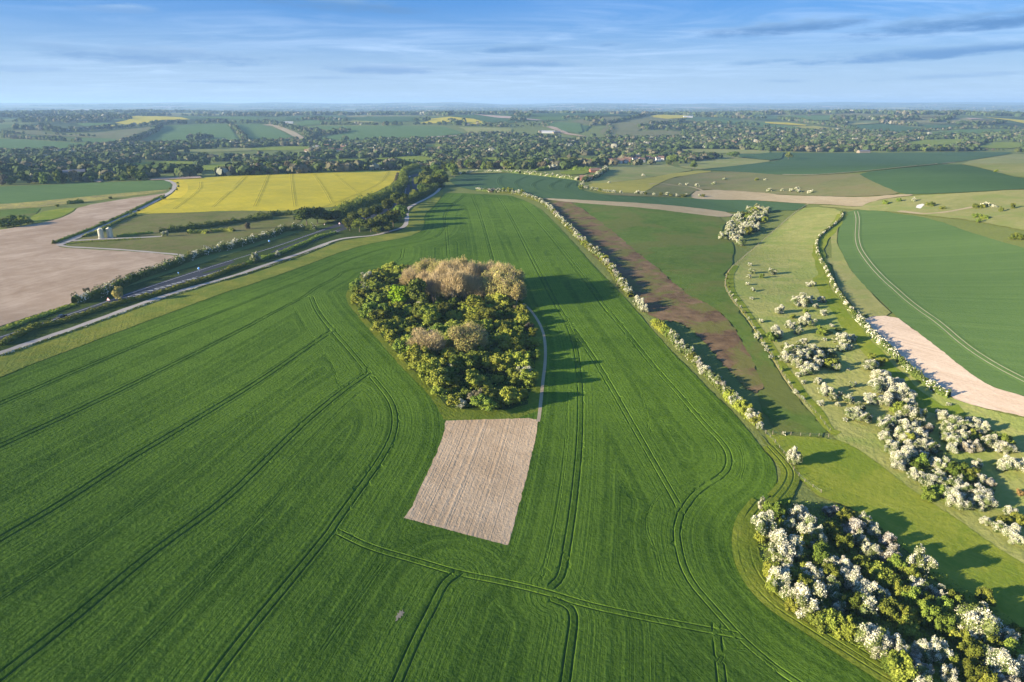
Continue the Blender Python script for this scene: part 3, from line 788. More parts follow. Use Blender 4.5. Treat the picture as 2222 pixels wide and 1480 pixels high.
FAR = [
    ('crop', "A 0,400 300,415 700,440 1000,405 900,460 650,490 350,510 0,512 X -300,330 -300,300"), ('crop', "A 0,358 250,370 700,395 1000,400 980,425 740,438 650,400 300,380"),
    ('pasture_dull', "A 50,330 330,330 440,362 640,362 900,340 1290,300 1310,330 1200,370 1060,420 880,392 600,382 380,372 100,352"),
    ('crop', "A 1380,290 1860,275 1965,280 2050,410 2000,432 1600,460 1280,442 1210,405"), ('crop', "A 1975,280 2222,275 B 110,275 250,320 420,402 0,412 A 2110,395 2050,340"),
    ('rape', "A 1020,195 1300,205 1560,215 1640,235 1400,238 1200,277 1100,282 990,264 1110,236 1080,215"), ('rape', "A 820,292 1040,278 1045,286 850,302"),
    ('crop', "A 650,267 980,265 900,282 720,292"), ('pasture_dull', "A 560,225 950,225 650,262 560,262"), ('purple', "A 440,180 1000,170 990,192 700,216 620,216"),
    ('pasture', "A 1100,180 2222,180 2222,202 1600,192"), ('crop', "A 1600,215 2222,208 2222,242 1900,226"),
    ('plough', "A 1280,747 1400,735 1720,720 1740,737 1300,757"), ('plough', "A 780,760 850,742 900,748 860,775"),
    ('crop', "B 480,290 1150,284 1650,290 1820,347 1500,385 1380,406 700,402 560,392 790,350 700,320 520,300"),
    ('tan', "B 110,275 200,287 310,337 430,402 492,397 400,340 280,293 190,270"), ('crop', "B 420,287 620,272 600,250 820,245 480,240 400,265"),
    ('crop_dark', "B 330,205 800,195 865,232 820,242 400,240 300,235"), ('crop_dark', "B 865,230 1000,205 1400,210 1440,242 1100,256"),
    ('pasture', "B 820,240 1060,245 1130,256 840,256"), ('rape', "B 1490,230 1700,207 1900,225 2030,262 1990,277 1880,267 1780,253 1720,245 1640,263 1440,263 1530,242"),
    ('tan', "B 1790,252 1860,258 1892,277 1840,282"), ('crop_dark', "B 1700,200 1900,190 2222,230 2222,252 2040,257 1900,223"),
    ('pinkfield', "B 1910,187 2222,205 2222,222 2100,216"), ('pasture', "B 1770,295 2000,300 2222,310 2222,352 1870,357 1820,312"),
    ('pinkfield', "B 1500,390 1550,375 1820,362 1852,402 1830,407 1800,372 1530,397"),
    ('pinkfield', "C 0,207 300,235 250,238 0,220"), ('crop_dark', "C 0,225 150,240 0,262"), ('crop', "C 300,245 620,265 640,332 600,347 480,332 380,290"),
    ('plough', "C 325,290 380,288 460,310 520,345 690,377 500,357 430,327"), ('crop_dark', "C 625,280 702,285 660,332"),
    ('crop', "C 200,210 480,205 500,235 300,236"), ('pasture_dull', "C 540,245 700,215 950,205 1000,230 870,265 700,277"),
    ('pasture_dull', "C 780,340 860,270 1200,200 1350,226 1600,240 1340,262 1200,270 1100,330 1340,322 1500,340 1480,382 1000,387 870,382"),
    ('rape', "C 1210,202 1300,187 1460,185 1540,201 1520,217 1360,226 1250,214"), ('rape', "C 1560,185 1800,195 1780,211 1600,202"),
    ('rape', "C 1860,200 2030,208 2020,219 1880,210"), ('tan', "C 1030,137 1320,139 1310,147 1060,145"), ('pinkfield', "C 540,138 730,140 720,148"),
    ('crop_dark', "C 0,160 500,168 1200,170 1180,190 500,205 200,206 0,192"), ('crop', "C 1620,225 2222,260 2222,302 2000,280 1700,252"),
    ('pasture', "C 1700,265 2000,290 1940,302 1700,282"), ('crop_dark', "C 1960,546 2222,520 D 160,515 140,570 C 2222,574 2050,560"),
    ('pasture_dull', "D 400,183 800,190 1500,195 1640,205 1300,216 960,236 880,236 700,216 560,200"), ('crop', "D 150,200 560,200 700,216 690,236 300,246 200,226"),
    ('crop_dark', "D 730,285 1020,270 1330,310 1240,332 1200,352 1040,347 820,312"), ('pasture', "D 690,262 1030,262 720,282"),
    ('golden', "D 250,295 420,288 800,340 820,352 560,352"), ('rape', "D 0,255 200,262 360,280 340,287 0,267"), ('crop', "D 0,270 230,295 480,352 300,352 100,322 0,312"),
    ('pinkfield', "D 1100,154 1560,154 1550,166 1120,163"), ('rape', "D 1860,212 2222,240 2222,267 2100,242"), ('purple', "D 1810,250 1880,232 1960,235 1830,260"),
    ('pinkfield', "D 1720,220 1880,225 1760,234"), ('crop_dark', "D 1330,280 1800,290 1400,312"), ('crop', "D 1250,362 1700,320 2100,320 2222,330 2000,347 1500,367"),
    ('pasture', "D 760,312 1030,347 860,352")]
nm_of = dict(crop='green_field', crop_dark='dark_field', rape='rapeseed_field', pasture='pasture', pasture_dull='dull_pasture', purple='ploughed_field',
             plough='ploughed_field', tan='tan_field', pinkfield='pale_field', golden='golden_field')
lb_of = dict(crop='distant green crop field beyond the valley', crop_dark='distant dark green field beyond the valley', rape='distant yellow rapeseed field beyond the valley',
             pasture='distant light green pasture beyond the valley', pasture_dull='distant dull olive pasture beyond the valley', purple='distant dark ploughed field',
             plough='distant brown ploughed strip in the valley', tan='distant tan strip on the far slope', pinkfield='distant pale pinkish bare field', golden='distant golden grass field')
for mt, sp in FAR: field(nm_of[mt], sp, mt, lb_of[mt], random.uniform(0, 180), a=.035, sm_it=0, step=5)

# ------------------------------------------------------------------ plants: meshes of many small leaf faces
M['leaf'] = leaf_mat('hedge_leaf', (.08, .115, .016), (.225, .262, .042))
M['leaf_oak'] = leaf_mat('oak_leaf', (.05, .082, .013), (.15, .185, .034))
M['leaf_fresh'] = leaf_mat('fresh_leaf', (.15, .185, .022), (.32, .345, .055), var=.18)
M['leaf_lime'] = leaf_mat('lime_leaf', (.10, .20, .01), (.24, .36, .02), var=.1)
M['leaf_haw'] = leaf_mat('hawthorn_leaf', (.06, .095, .018), (.16, .195, .045), (.76, .72, .56), var=.2)
M['leaf_grey'] = leaf_mat('dusky_leaf', (.10, .09, .05), (.22, .19, .11), (.6, .57, .48), var=.25)
M['gorse'] = leaf_mat('orange_broom', (.15, .125, .04), (.29, .19, .065), var=.2)
M['twig'] = leaf_mat('bare_twig', (.36, .275, .135), (.57, .455, .24), var=.05)
M['bud'] = leaf_mat('budding_leaf', (.24, .225, .065), (.44, .39, .13), var=.12)
M['bark'] = plain_mat('bark', (.16, .125, .09), .9, .3, 3)
M['bark_pale'] = plain_mat('pale_bark', (.33, .27, .19), .9, .25, 3)


def far_mat():
    m, nt, b = new_mat('far_foliage'); q = NB(nt)
    c = q.mix(q.attr('tint'), (.034, .06, .019), (.088, .118, .038))
    c = q.mix(q.attr('dusk'), c, (.15, .135, .085))
    c = q.mix(q.attr('bloom'), c, (.42, .41, .34))
    q.set(b.inputs['Base Color'], c)
    return m


M['far'] = far_mat()


def cards(P, nrm, size, rg, elong=1.0, align=.55):
    """small leaf-spray faces at P, facing roughly along nrm"""
    n = len(P)
    rn = rg.standard_normal((n, 3)); rn /= np.linalg.norm(rn, axis=1)[:, None]
    nn = nrm * align + rn * (1 - align) * 1.2; nn /= np.maximum(np.linalg.norm(nn, axis=1), 1e-6)[:, None]
    t = np.cross(nn, rg.standard_normal((n, 3))); t /= np.maximum(np.linalg.norm(t, axis=1), 1e-6)[:, None]
    b = np.cross(nn, t)
    s = (size * rg.uniform(.55, 1.45, n))[:, None]
    a1, a2, a3, a4 = [rg.uniform(.6, 1.2, (n, 1)) for _ in range(4)]
    V = np.stack([P - t * s * a1 * elong, P - b * s * a2, P + t * s * a3 * elong, P + b * s * a4], 1).reshape(-1, 3)
    return V, np.arange(n * 4).reshape(-1, 4)


def blob(c, r, nu=9, nv=6):
    th = np.linspace(0, 2 * math.pi, nu, endpoint=False); ph = np.linspace(.25, math.pi - .25, nv)
    A, B = np.meshgrid(th, ph)
    V = np.stack([c[0] + r[0] * np.cos(A) * np.sin(B), c[1] + r[1] * np.sin(A) * np.sin(B), c[2] + r[2] * np.cos(B)], 2).reshape(-1, 3)
    i, j = np.meshgrid(np.arange(nv - 1), np.arange(nu), indexing='ij')
    F = np.stack([i * nu + j, (i + 1) * nu + j, (i + 1) * nu + (j + 1) % nu, i * nu + (j + 1) % nu], 2).reshape(-1, 4)
    return V, F


def clump_noise(P, rg, f):
    o = 0
    for _ in range(4):
        k = rg.standard_normal(3) * f; o = o + np.sin(P @ k + rg.uniform(0, 6.28))
    return o / 4


def crown(name, seed, lobes, n, size, mat, bloom=0.0, core=.8, low=-.55, bloom_scale=3.2):
    rg = np.random.default_rng(seed)
    lo = np.array(lobes, float)
    wgt = lo[:, 3] * lo[:, 4] + lo[:, 3] * lo[:, 5]; wgt /= wgt.sum()
    k = rg.choice(len(lo), n, p=wgt)
    d = rg.standard_normal((n, 3)); d /= np.linalg.norm(d, axis=1)[:, None]
    d[:, 2] = np.where(d[:, 2] < low, -d[:, 2], d[:, 2])
    rad = 1 + .2 * clump_noise(d * 1.0 + k[:, None], rg, 5) + rg.normal(0, .11, n)
    P = lo[k, :3] + d * lo[k, 3:] * rad[:, None]
    keep = P[:, 2] > .012
    P, d = P[keep], d[keep]
    # drop what lies deep inside another lobe
    dep = np.min(np.linalg.norm((P[:, None] - lo[None, :, :3]) / lo[None, :, 3:], axis=2), axis=1)
    kp = dep > .68; P, d = P[kp], d[kp]
    V, F = cards(P, d, size, rg)
    cn = clump_noise(P, rg, 9)
    tint = np.clip(.5 + .42 * cn + rg.normal(0, .22, len(P)), 0, 1)
    bl = np.zeros(len(P))
    if bloom:
        q = clump_noise(P, rg, bloom_scale * 2.2) + .9 * (P[:, 2] - .4) + rg.normal(0, .28, len(P))
        bl = np.clip((q - np.quantile(q, 1 - bloom)) / .55 + .5, 0, 1) * rg.uniform(.55, 1, len(P))
    Vs, Fs, base = [V], [F], len(V)
    for c in lo:
        v, f = blob(c[:3], c[3:] * core); v[:, 2] = np.maximum(v[:, 2], .0)
        Vs.append(v); Fs.append(f + base); base += len(v)
        tint = np.concatenate([tint, np.full(len(f), .4)]); bl = np.concatenate([bl, np.full(len(f), bloom * .25)])
    return mesh_np(name, np.vstack(Vs), np.vstack(Fs), [mat], dict(tint=tint, bloom=bl))


def tube(a, b, ra, rb, k=5):
    a, b = np.array(a, float), np.array(b, float); d = b - a; d /= max(np.linalg.norm(d), 1e-9)
    u = np.cross(d, [.3, .5, .8]); u /= np.linalg.norm(u); v = np.cross(d, u)
    t = np.linspace(0, 2 * math.pi, k, endpoint=False)
    ring = np.cos(t)[:, None] * u + np.sin(t)[:, None] * v
    V = np.vstack([a + ring * ra, b + ring * rb]); j = np.arange(k)
    return V, np.stack([j, (j + 1) % k, k + (j + 1) % k, k + j], 1)


def tubes_mesh(name, segs, mat, k=5):
    V, F, n = [], [], 0
    for s in segs:
        v, f = tube(*s, k=k); V.append(v); F.append(f + n); n += len(v)
    V = np.vstack(V)
    return mesh_np(name, V, np.vstack(F), [mat], dict(tint=np.full(sum(len(f) for f in F), .3)), smoothf=True)


def limbs(seed, h0, spread, top, r0, n=5, stems=1):
    rg = np.random.default_rng(seed); segs = []
    for s in range(stems):
        a = rg.uniform(0, 6.28); off = (0 if stems == 1 else .07)
        p = np.array([off * math.cos(a), off * math.sin(a), -.05]); q = np.array([p[0] * 1.6, p[1] * 1.6, h0])
        segs.append((p, q, r0, r0 * .72))
        for i in range(n):
            an = i * 6.28 / n + rg.uniform(-.5, .5); e = q + np.array([spread * math.cos(an) * rg.uniform(.5, 1), spread * math.sin(an) * rg.uniform(.5, 1), (top - h0) * rg.uniform(.5, .95)])
            mid = (q + e) / 2 + np.array([0, 0, -.03])
            segs.append((q, mid, r0 * .6, r0 * .4)); segs.append((mid, e, r0 * .4, r0 * .1))
    return segs


def lobes_bush(seed, n=6, top=.5):
    rg = np.random.default_rng(seed); L_ = [(0, 0, .33, .28, .28, .34)]
    for i in range(n + 9):
        a = i * 2.4 + rg.uniform(-.5, .5); r = rg.uniform(.1, .42); s_ = rg.uniform(.08, .17)
        z_ = rg.uniform(.12, .78) * (1 - .75 * max(0, r - .2))
        L_.append((r * math.cos(a), r * math.sin(a), z_, s_, s_ * rg.uniform(.8, 1.2), s_ * rg.uniform(.9, 1.5)))
    return L_


def lobes_tree(seed, n=10, base=.22):
    rg = np.random.default_rng(seed); L_ = [(0, 0, .58, .28, .28, .36)]
    for i in range(n):
        a = i * 2.4 + rg.uniform(-.3, .3); z = rg.uniform(base + .12, .84); r = .36 * math.sqrt(max(.1, 1 - ((z - .5) / .45) ** 2)) * rg.uniform(.6, 1.05)
        s = rg.uniform(.12, .2)
        L_.append((r * math.cos(a), r * math.sin(a), z, s, s, s * rg.uniform(.75, 1.1)))
    return L_


def bare_meshes(seed, bud, dense=1.0, round_=False):
    """upswept bare limbs with a haze of fine twigs; bud > 0 adds opening leaf tufts"""
    rg = np.random.default_rng(seed); segs = []; tips = []

    def grow(p, d, ln, r, lev):
        q = p + d * ln; segs.append((p, q, r, r * .68))
        if lev <= 2: tips.append((p, q, d, lev))
        if lev == 0: return
        for i in range(3 if lev > 1 else 4):
            nd = d + rg.standard_normal(3) * (.5 if round_ else .36) + np.array([0, 0, .10 if round_ else .24]); nd /= np.linalg.norm(nd)
            grow(p + d * ln * rg.uniform(.55, 1), nd, ln * rg.uniform(.6, .82), r * .58, lev - 1)
    st = 3 if not round_ else 1
    for i in range(st):
        a = rg.uniform(0, 6.28); d0 = np.array([.22 * math.cos(a), .22 * math.sin(a), 1.0]); d0 /= np.linalg.norm(d0)
        grow(np.array([.04 * math.cos(a), .04 * math.sin(a), -.04]), d0, .24 if not round_ else .2, .02, 3)
    allp = np.vstack([s[1] for s in segs]); zmax = allp[:, 2].max(); rmax = np.hypot(allp[:, 0], allp[:, 1]).max()
    sc = np.array([.50 / rmax, .50 / rmax, .92 / zmax])
    segs = [(a * sc, b * sc, ra * 1.35, rb * 1.25) for a, b, ra, rb in segs]
    lo = np.array([(0, 0, .60, .30, .30, .36)] + [(.3 * math.cos(i * 2.4) * rg.uniform(.6, 1.1), .3 * math.sin(i * 2.4) * rg.uniform(.6, 1.1), rg.uniform(.42, .74), .19, .19, .24) for i in range(9)])
    if round_: lo = np.array([(0, 0, .56, .36, .36, .40)] + [(.3 * math.cos(i * 2.4), .3 * math.sin(i * 2.4), rg.uniform(.34, .74), .2, .2, .22) for i in range(11)])
    nn_ = int(7000 * dense); k_ = rg.choice(len(lo), nn_)
    dd0 = rg.standard_normal((nn_, 3)); dd0 /= np.linalg.norm(dd0, axis=1)[:, None]
    Tn = lo[k_, :3] + dd0 * lo[k_, 3:] * (rg.random((nn_, 1)) ** .4)
    kz = Tn[:, 2] > .12; Tn = Tn[kz]
    c = np.array([0, 0, .12]); dd = (Tn - c); dd /= np.linalg.norm(dd, axis=1)[:, None]
    dd = dd + rg.standard_normal(Tn.shape) * .3 + np.array([0, 0, .25]); dd /= np.linalg.norm(dd, axis=1)[:, None]
    P0 = Tn - dd * .05
    ln = rg.uniform(.04, .12, len(P0))[:, None]; P1 = P0 + dd * ln
    sd = np.cross(dd, rg.standard_normal(dd.shape)); sd /= np.linalg.norm(sd, axis=1)[:, None]
    wd = rg.uniform(.0022, .0042, len(P0))[:, None]
    V = np.stack([P0 - sd * wd, P0 + sd * wd, P1 + sd * wd * .35, P1 - sd * wd * .35], 1).reshape(-1, 3)
    F = np.arange(len(V)).reshape(-1, 4); tint = rg.uniform(.1, 1, len(F)); mi = np.zeros(len(F), int)
    mats = [M['twig'], M['bud']]
    if bud:
        k = rg.choice(len(P1), int(len(P1) * bud)); v2, f2 = cards(P1[k] + rg.standard_normal((len(k), 3)) * .01, dd[k], .0145, rg)
        F = np.vstack([F, f2 + len(V)]); V = np.vstack([V, v2]); tint = np.concatenate([tint, rg.uniform(0, 1, len(f2))]); mi = np.concatenate([mi, np.ones(len(f2), int)])
    V[:, 2] = np.maximum(V[:, 2], .02)
    return mesh_np('twigs', V, F, mats, dict(tint=tint, bloom=np.zeros(len(F))), midx=mi), tubes_mesh('trunk', segs, M['bark_pale'], 4)


def bush_set(mat, seeds, bloom=(0,), n=1700, size=.042):
    out = []
    for i, s in enumerate(seeds):
        lb = lobes_bush(s, 6 + i % 3)
        out.append((crown('crown', s, lb, n, size, M[mat], bloom[i % len(bloom)]), tubes_mesh('trunk', limbs(s, .16, .22, .6, .022, 4, 3), M['bark'], 4)))
    return out


PROTO = {
    'haw': bush_set('leaf_haw', range(10, 16), (.40, .58, .48, .64, .34, .54), 5200, .021),
    'haw_thin': bush_set('leaf_haw', range(20, 24), (.24, .34, .16, .3), 4200, .024),
    'haw_grey': bush_set('leaf_grey', range(25, 28), (.45, .3, .55), 4200, .023),
    'bush': bush_set('leaf', range(30, 36), (0,), 2600, .033),
    'bush_fresh': bush_set('leaf_fresh', range(40, 44), (0,), 2600, .033),
    'dusk': bush_set('leaf_grey', range(45, 47), (0,), 2000, .036),
    'gorse': bush_set('gorse', range(48, 50), (0,), 1400, .04),
    'tree': [(crown('crown', s, lobes_tree(s, 11 + s % 3), 2600, .034, M['leaf_oak'], core=.78), tubes_mesh('trunk', limbs(s, .3, .26, .85, .026, 5), M['bark'])) for s in range(50, 56)],
    'lime': [(crown('crown', 60, lobes_tree(60, 13, .1), 2600, .035, M['leaf_lime'], core=.78), tubes_mesh('trunk', limbs(60, .25, .26, .8, .026, 5), M['bark']))],
    'young': [(crown('crown', 61, lobes_tree(61, 9, .1), 1700, .04, M['bud'], core=.45), tubes_mesh('trunk', limbs(61, .25, .26, .8, .026, 5), M['bark']))],
    'bare': [bare_meshes(s, 0, .95) for s in (70, 71, 72, 73)],
    'bare_round': [bare_meshes(75, .05, 1.2, True)],
    'budding': [bare_meshes(s, 1.5, .8) for s in (80, 81, 82)],
    'budding_round': [bare_meshes(85, 1.3, 1.2, True)],
}
CAT = dict(young='tree', haw='hawthorn', haw_thin='hawthorn', haw_grey='hawthorn', bush='bush', bush_fresh='bush', dusk='bush', gorse='shrub', tree='tree', lime='tree', bare='tree',
           bare_round='tree', budding='tree', budding_round='tree')
NAME = dict(young='budding_tree', haw='hawthorn_bush', haw_thin='hawthorn_bush', haw_grey='hawthorn_bush', bush='green_bush', bush_fresh='pale_bush', dusk='dusky_bush', gorse='broom_shrub', tree='broadleaf_tree',
            lime='lime_tree', bare='bare_tree', bare_round='bare_tree', budding='budding_tree', budding_round='budding_tree')
LOOK = dict(young='young yellowish tree', haw='hawthorn bush thick with white blossom', haw_thin='green hawthorn bush with scattered white blossom', haw_grey='greyish hawthorn bush with faded blossom', bush='dark green leafy bush',
            bush_fresh='yellow green leafy bush', dusk='dusky brown leafy bush', gorse='orange brown broom shrub', tree='round leafy green tree', lime='vivid lime green tree', bare='tall bare pale branched tree',
            bare_round='round bare pale branched tree', budding='yellowish budding tree', budding_round='round yellowish budding tree')
COUNT = {}
SPOTS = []


PLANTS = []


def plant(kind, x, y, wd, ht, where, group, parts=True, sink=.05, label=None):
    PLANTS.append(dict(k=kind, x=float(x), y=float(y), w=wd, h=ht, where=where, group=group, label=label, sink=sink))
    COUNT[kind] = COUNT.get(kind, 0) + 1


def at_crown(px, py, ht, frac=.5):
    return px2w([(px, py)], None, ht * frac)[0]


def mpp(x, y):
    """metres of a photo pixel at a ground point"""
    return (y * math.cos(PITCH) + CAMH * math.sin(PITCH)) / FPX


def blobs(zoom, rows, kindf, where, group, hr=.8, grow=1.14):
    if where == 'in the wheatside thicket': hr = 1.05
    ox, oy, s = ZOOM[zoom]
    for x, y, d in rows:
        px, py = ox + x / s, oy + y / s
        g0 = px2w([(px, py)])[0]; wd = d / s * mpp(*g0) * grow
        ht = wd * hr * random.uniform(.9, 1.12)
        g1 = at_crown(px, py, ht, .5)
        k = kindf() if callable(kindf) else kindf
        plant(k, g1[0], g1[1], wd, ht, where, group)


def pick(*ks):
    return lambda: random.choice(ks)


# thicket beside the wheat, bottom right
TH = 'in the wheatside thicket'
blobs('M', [(370, 300, 170), (420, 360, 120), (490, 450, 200), (500, 535, 110), (480, 680, 180), (590, 220, 140), (680, 330, 150), (735, 400, 120), (700, 640, 140), (745, 710, 120), (690, 830, 220), (830, 560, 110),
            (950, 620, 130), (1000, 690, 160), (1090, 760, 200), (1200, 800, 130), (1090, 270, 100), (1140, 330, 110), (1040, 400, 120), (1120, 480, 120), (1480, 570, 190), (1470, 740, 150), (1620, 790, 110),
            (1130, 1100, 210), (1190, 1170, 150), (1320, 1170, 150), (1510, 1190, 150), (1610, 1200, 170), (1880, 1010, 260), (1960, 1060, 150), (2030, 1290, 200), (2190, 1330, 150), (1680, 1370, 130), (2090, 1090, 140), (350, 150, 90)],
      'haw', TH, TH)
blobs('M', [(690, 260, 110), (930, 570, 110), (1270, 500, 140), (1240, 400, 120), (1000, 310, 150), (830, 190, 90), (1420, 1240, 120), (2100, 1420, 140), (1500, 1330, 130)], 'haw_grey', TH, TH)
blobs('M', [(440, 180, 140), (520, 300, 120), (600, 480, 150), (520, 620, 110), (620, 640, 140), (560, 790, 130), (760, 500, 150), (860, 340, 130), (950, 240, 120), (930, 430, 130), (860, 650, 150), (840, 750, 130),
            (1000, 870, 160), (830, 950, 170), (750, 960, 150), (1100, 880, 160), (1240, 900, 150), (1170, 620, 170), (1330, 780, 140), (1300, 580, 130), (1380, 930, 160), (1520, 930, 160), (1400, 1040, 160), (1650, 1000, 160),
            (1780, 900, 150), (1840, 1200, 170), (1780, 1100, 150), (1400, 650, 130), (1560, 850, 140), (1720, 820, 130), (1900, 930, 150), (1330, 1320, 190), (1500, 1390, 160), (1850, 1350, 170), (2000, 1170, 140), (2150, 1060, 140),
            (2120, 1200, 150), (1960, 1430, 150), (1250, 1300, 120), (1700, 1280, 120), (640, 720, 140), (900, 860, 130), (1280, 700, 150), (680, 400, 120), (1050, 560, 140), (1400, 820, 140), (1660, 910, 140), (1950, 820, 120)],
      pick('bush', 'bush', 'bush', 'haw_thin'), TH, TH)
blobs('M', [(400, 620, 120), (340, 380, 90), (950, 1030, 170), (560, 860, 110), (430, 720, 110), (1330, 1270, 120)], 'bush_fresh', TH, TH)
# thickets on the scrub slope
SL = 'on the scrub slope'
blobs('L', [(1140, 260, 110), (1220, 230, 120), (1310, 270, 130), (1390, 330, 120), (1450, 370, 110), (1150, 340, 100), (1280, 340, 130), (1200, 420, 130), (1330, 420, 110), (1420, 420, 120), (1500, 420, 110), (1270, 500, 160), (1240, 560, 120),
            (1340, 470, 110), (1440, 490, 90), (1370, 640, 100), (1490, 700, 130), (1560, 640, 100), (1580, 560, 120), (1660, 800, 150), (1700, 700, 120), (1760, 760, 160), (1720, 860, 150), (1880, 790, 180), (1920, 850, 150), (1840, 850, 130),
            (1880, 670, 100), (1600, 190, 110), (1680, 230, 130), (1760, 260, 120), (1840, 240, 110), (1900, 280, 110), (1640, 300, 120), (1740, 320, 110), (1700, 370, 130), (1640, 360, 110), (1660, 430, 100), (1970, 390, 120), (2050, 420, 130),
            (2110, 440, 100), (1860, 565, 90), (2100, 555, 140), (2190, 560, 130), (2110, 930, 90), (1930, 1000, 80), (2130, 1080, 140), (2180, 1150, 120), (1330, 90, 110), (650, 88, 55)], 'haw', SL, SL)
blobs('L', [(1420, 540, 130), (1700, 600, 170), (1800, 640, 130), (1750, 670, 120), (1600, 700, 140), (1380, 560, 110), (1480, 790, 130), (1560, 770, 110), (2080, 380, 120), (1820, 340, 100), (2060, 990, 100), (2180, 980, 140), (2030, 1050, 110),
            (1330, 370, 120), (1400, 260, 90)], pick('bush', 'haw_thin', 'bush'), SL, SL)
blobs('L', [(1850, 420, 110), (1780, 430, 100), (1480, 280, 90), (1960, 700, 90)], 'haw_grey', SL, SL)
blobs('L', [(2190, 780, 60)], 'gorse', SL, SL)
blobs('K', [(255, 45, 35), (270, 95, 45), (250, 130, 35), (415, 97, 55), (240, 185, 35), (280, 228, 40), (268, 290, 32), (675, 192, 40), (705, 188, 45), (630, 300, 100), (590, 310, 80), (680, 295, 70), (775, 295, 65), (730, 350, 45), (470, 370, 70),
            (785, 390, 60), (337, 450, 38), (540, 480, 70), (650, 440, 90), (690, 460, 80), (600, 520, 70), (445, 530, 95), (845, 487, 35), (650, 595, 55), (930, 580, 100), (980, 575, 70), (880, 590, 60), (920, 635, 80), (970, 640, 50), (310, 555, 50),
            (350, 615, 30), (375, 660, 35), (405, 710, 35), (550, 660, 100), (620, 680, 110), (690, 660, 90), (510, 710, 90), (590, 740, 110), (680, 790, 120), (740, 750, 90), (760, 690, 80), (840, 670, 60), (880, 785, 70), (600, 835, 40), (640, 890, 40),
            (740, 880, 55), (790, 945, 90), (830, 970, 60), (860, 1000, 60), (960, 800, 30), (1115, 765, 100), (1200, 840, 120), (1230, 850, 80), (1180, 920, 130), (1260, 920, 140), (1330, 960, 130), (1120, 1000, 110), (1230, 1010, 120), (1390, 980, 100),
            (1320, 900, 90), (765, 1040, 50), (580, 960, 45), (1000, 1120, 110), (1080, 1140, 100), (890, 1050, 45), (940, 1160, 40), (1410, 1040, 90), (1400, 1110, 140), (1460, 1130, 120), (1680, 1050, 40), (1240, 1170, 100)], 'haw', SL, SL)
blobs('K', [(415, 565, 70), (830, 755, 100), (640, 720, 90), (770, 520, 80), (1190, 740, 90), (1130, 715, 70), (1330, 1080, 110), (890, 510, 45), (560, 420, 40), (655, 375, 40), (610, 600, 40), (790, 585, 35), (990, 910, 55), (830, 535, 30), (340, 130, 40)], pick('bush', 'haw_thin'), SL, SL)
blobs('K', [(960, 1005, 60), (1050, 1075, 50)], 'gorse', SL, SL)
blobs('K', [(960, 1005, 100), (1050, 1075, 85), (905, 975, 50)], 'haw_thin', SL, SL)


def row(spec, kindf, wd, ht, gap, where, group, jit=.25, it=1, chance=1.0):
    ln = wline(spec, None, it, 6); seg = np.hypot(*np.diff(ln, axis=0).T); cum = np.concatenate([[0], np.cumsum(seg)])
    t = 0.0; out = []
    while t < cum[-1]:
        x = np.interp(t, cum, ln[:, 0]); y = np.interp(t, cum, ln[:, 1])
        f = random.uniform(.75, 1.25)
        if random.random() < chance:
            k = kindf() if callable(kindf) else kindf
            out.append(plant(k, x + random.gauss(0, wd * jit * .3), y + random.gauss(0, wd * jit * .3), wd * f, ht * random.uniform(.75, 1.2), where, group))
        t += gap * random.uniform(.75, 1.25)
    return out


# the long hawthorn hedge between the wheat and the brown strip
CH = 'in the hedge by the brown strip'
row("G 100,290 250,300 320,318 450,362 520,410 570,468 640,538 720,618 800,700 850,748 930,810 980,870 1040,940 1080,1010 1140,1090 J 720,60 770,120 810,170", pick('haw', 'haw_thin', 'haw_thin', 'haw_grey', 'bush'), 4.6, 4.2, 3.6, CH, CH)
row("J 870,240 925,300", 'haw', 4.2, 4.6, 3.2, CH, CH)
row("J 1000,390 1040,425 1080,450", 'bush_fresh', 4.6, 3.6, 3.0, CH, CH)
row("J 1090,470 1120,500 1180,560 1240,620 1300,680 1370,750 1430,810 1480,860 1540,920 1575,965", pick('haw', 'haw_thin', 'haw', 'haw_grey', 'bush'), 4.6, 4.6, 3.4, CH, CH)
row("J 1610,1010 1680,1070 1740,1120 1830,1200", pick('bush_fresh', 'bush_fresh', 'bush_fresh', 'haw'), 4.8, 4.2, 3.0, CH, CH)
blobs('J', [(2130, 1450, 130)], 'haw', 'standing alone by the ride at the end of the hedge', None, 1.1)
blobs('J', [(1840, 1195, 70), (1775, 1085, 55)], 'haw', CH, CH)
blobs('J', [(2040, 1260, 30)], 'haw', 'tiny and alone on the olive grass by the hedge end', None, 1.1)
row("G 60,290 100,285 200,285 300,300 330,312", pick('bush_fresh', 'bush', 'haw_grey', 'haw'), 6.5, 5.0, 5, CH, CH)
# right hedge along the pink seedbed
RH = 'in the low hedge beside the pink seedbed'
RHL = ["H 805,505 815,550 760,600 690,650 620,715 608,770 618,830 645,890 695,970 725,1040 765,1120 K 790,85 830,158 890,268 940,338 1000,418",
       "K 1010,430 1090,515 1160,595 1230,665 1290,715 1340,765 1400,815 1460,875 1540,930 1590,970 1680,1010"]
# scrub bushes along the slope fence
row("K 95,130 90,180 110,260 160,330 215,400 250,460 320,570 380,670 440,750 490,830 540,910 610,1000 690,1090", pick('haw', 'bush', 'bush', 'haw_thin'), 1.7, 1.8, 8.5, 'beside the slope fence', 'beside the slope fence')
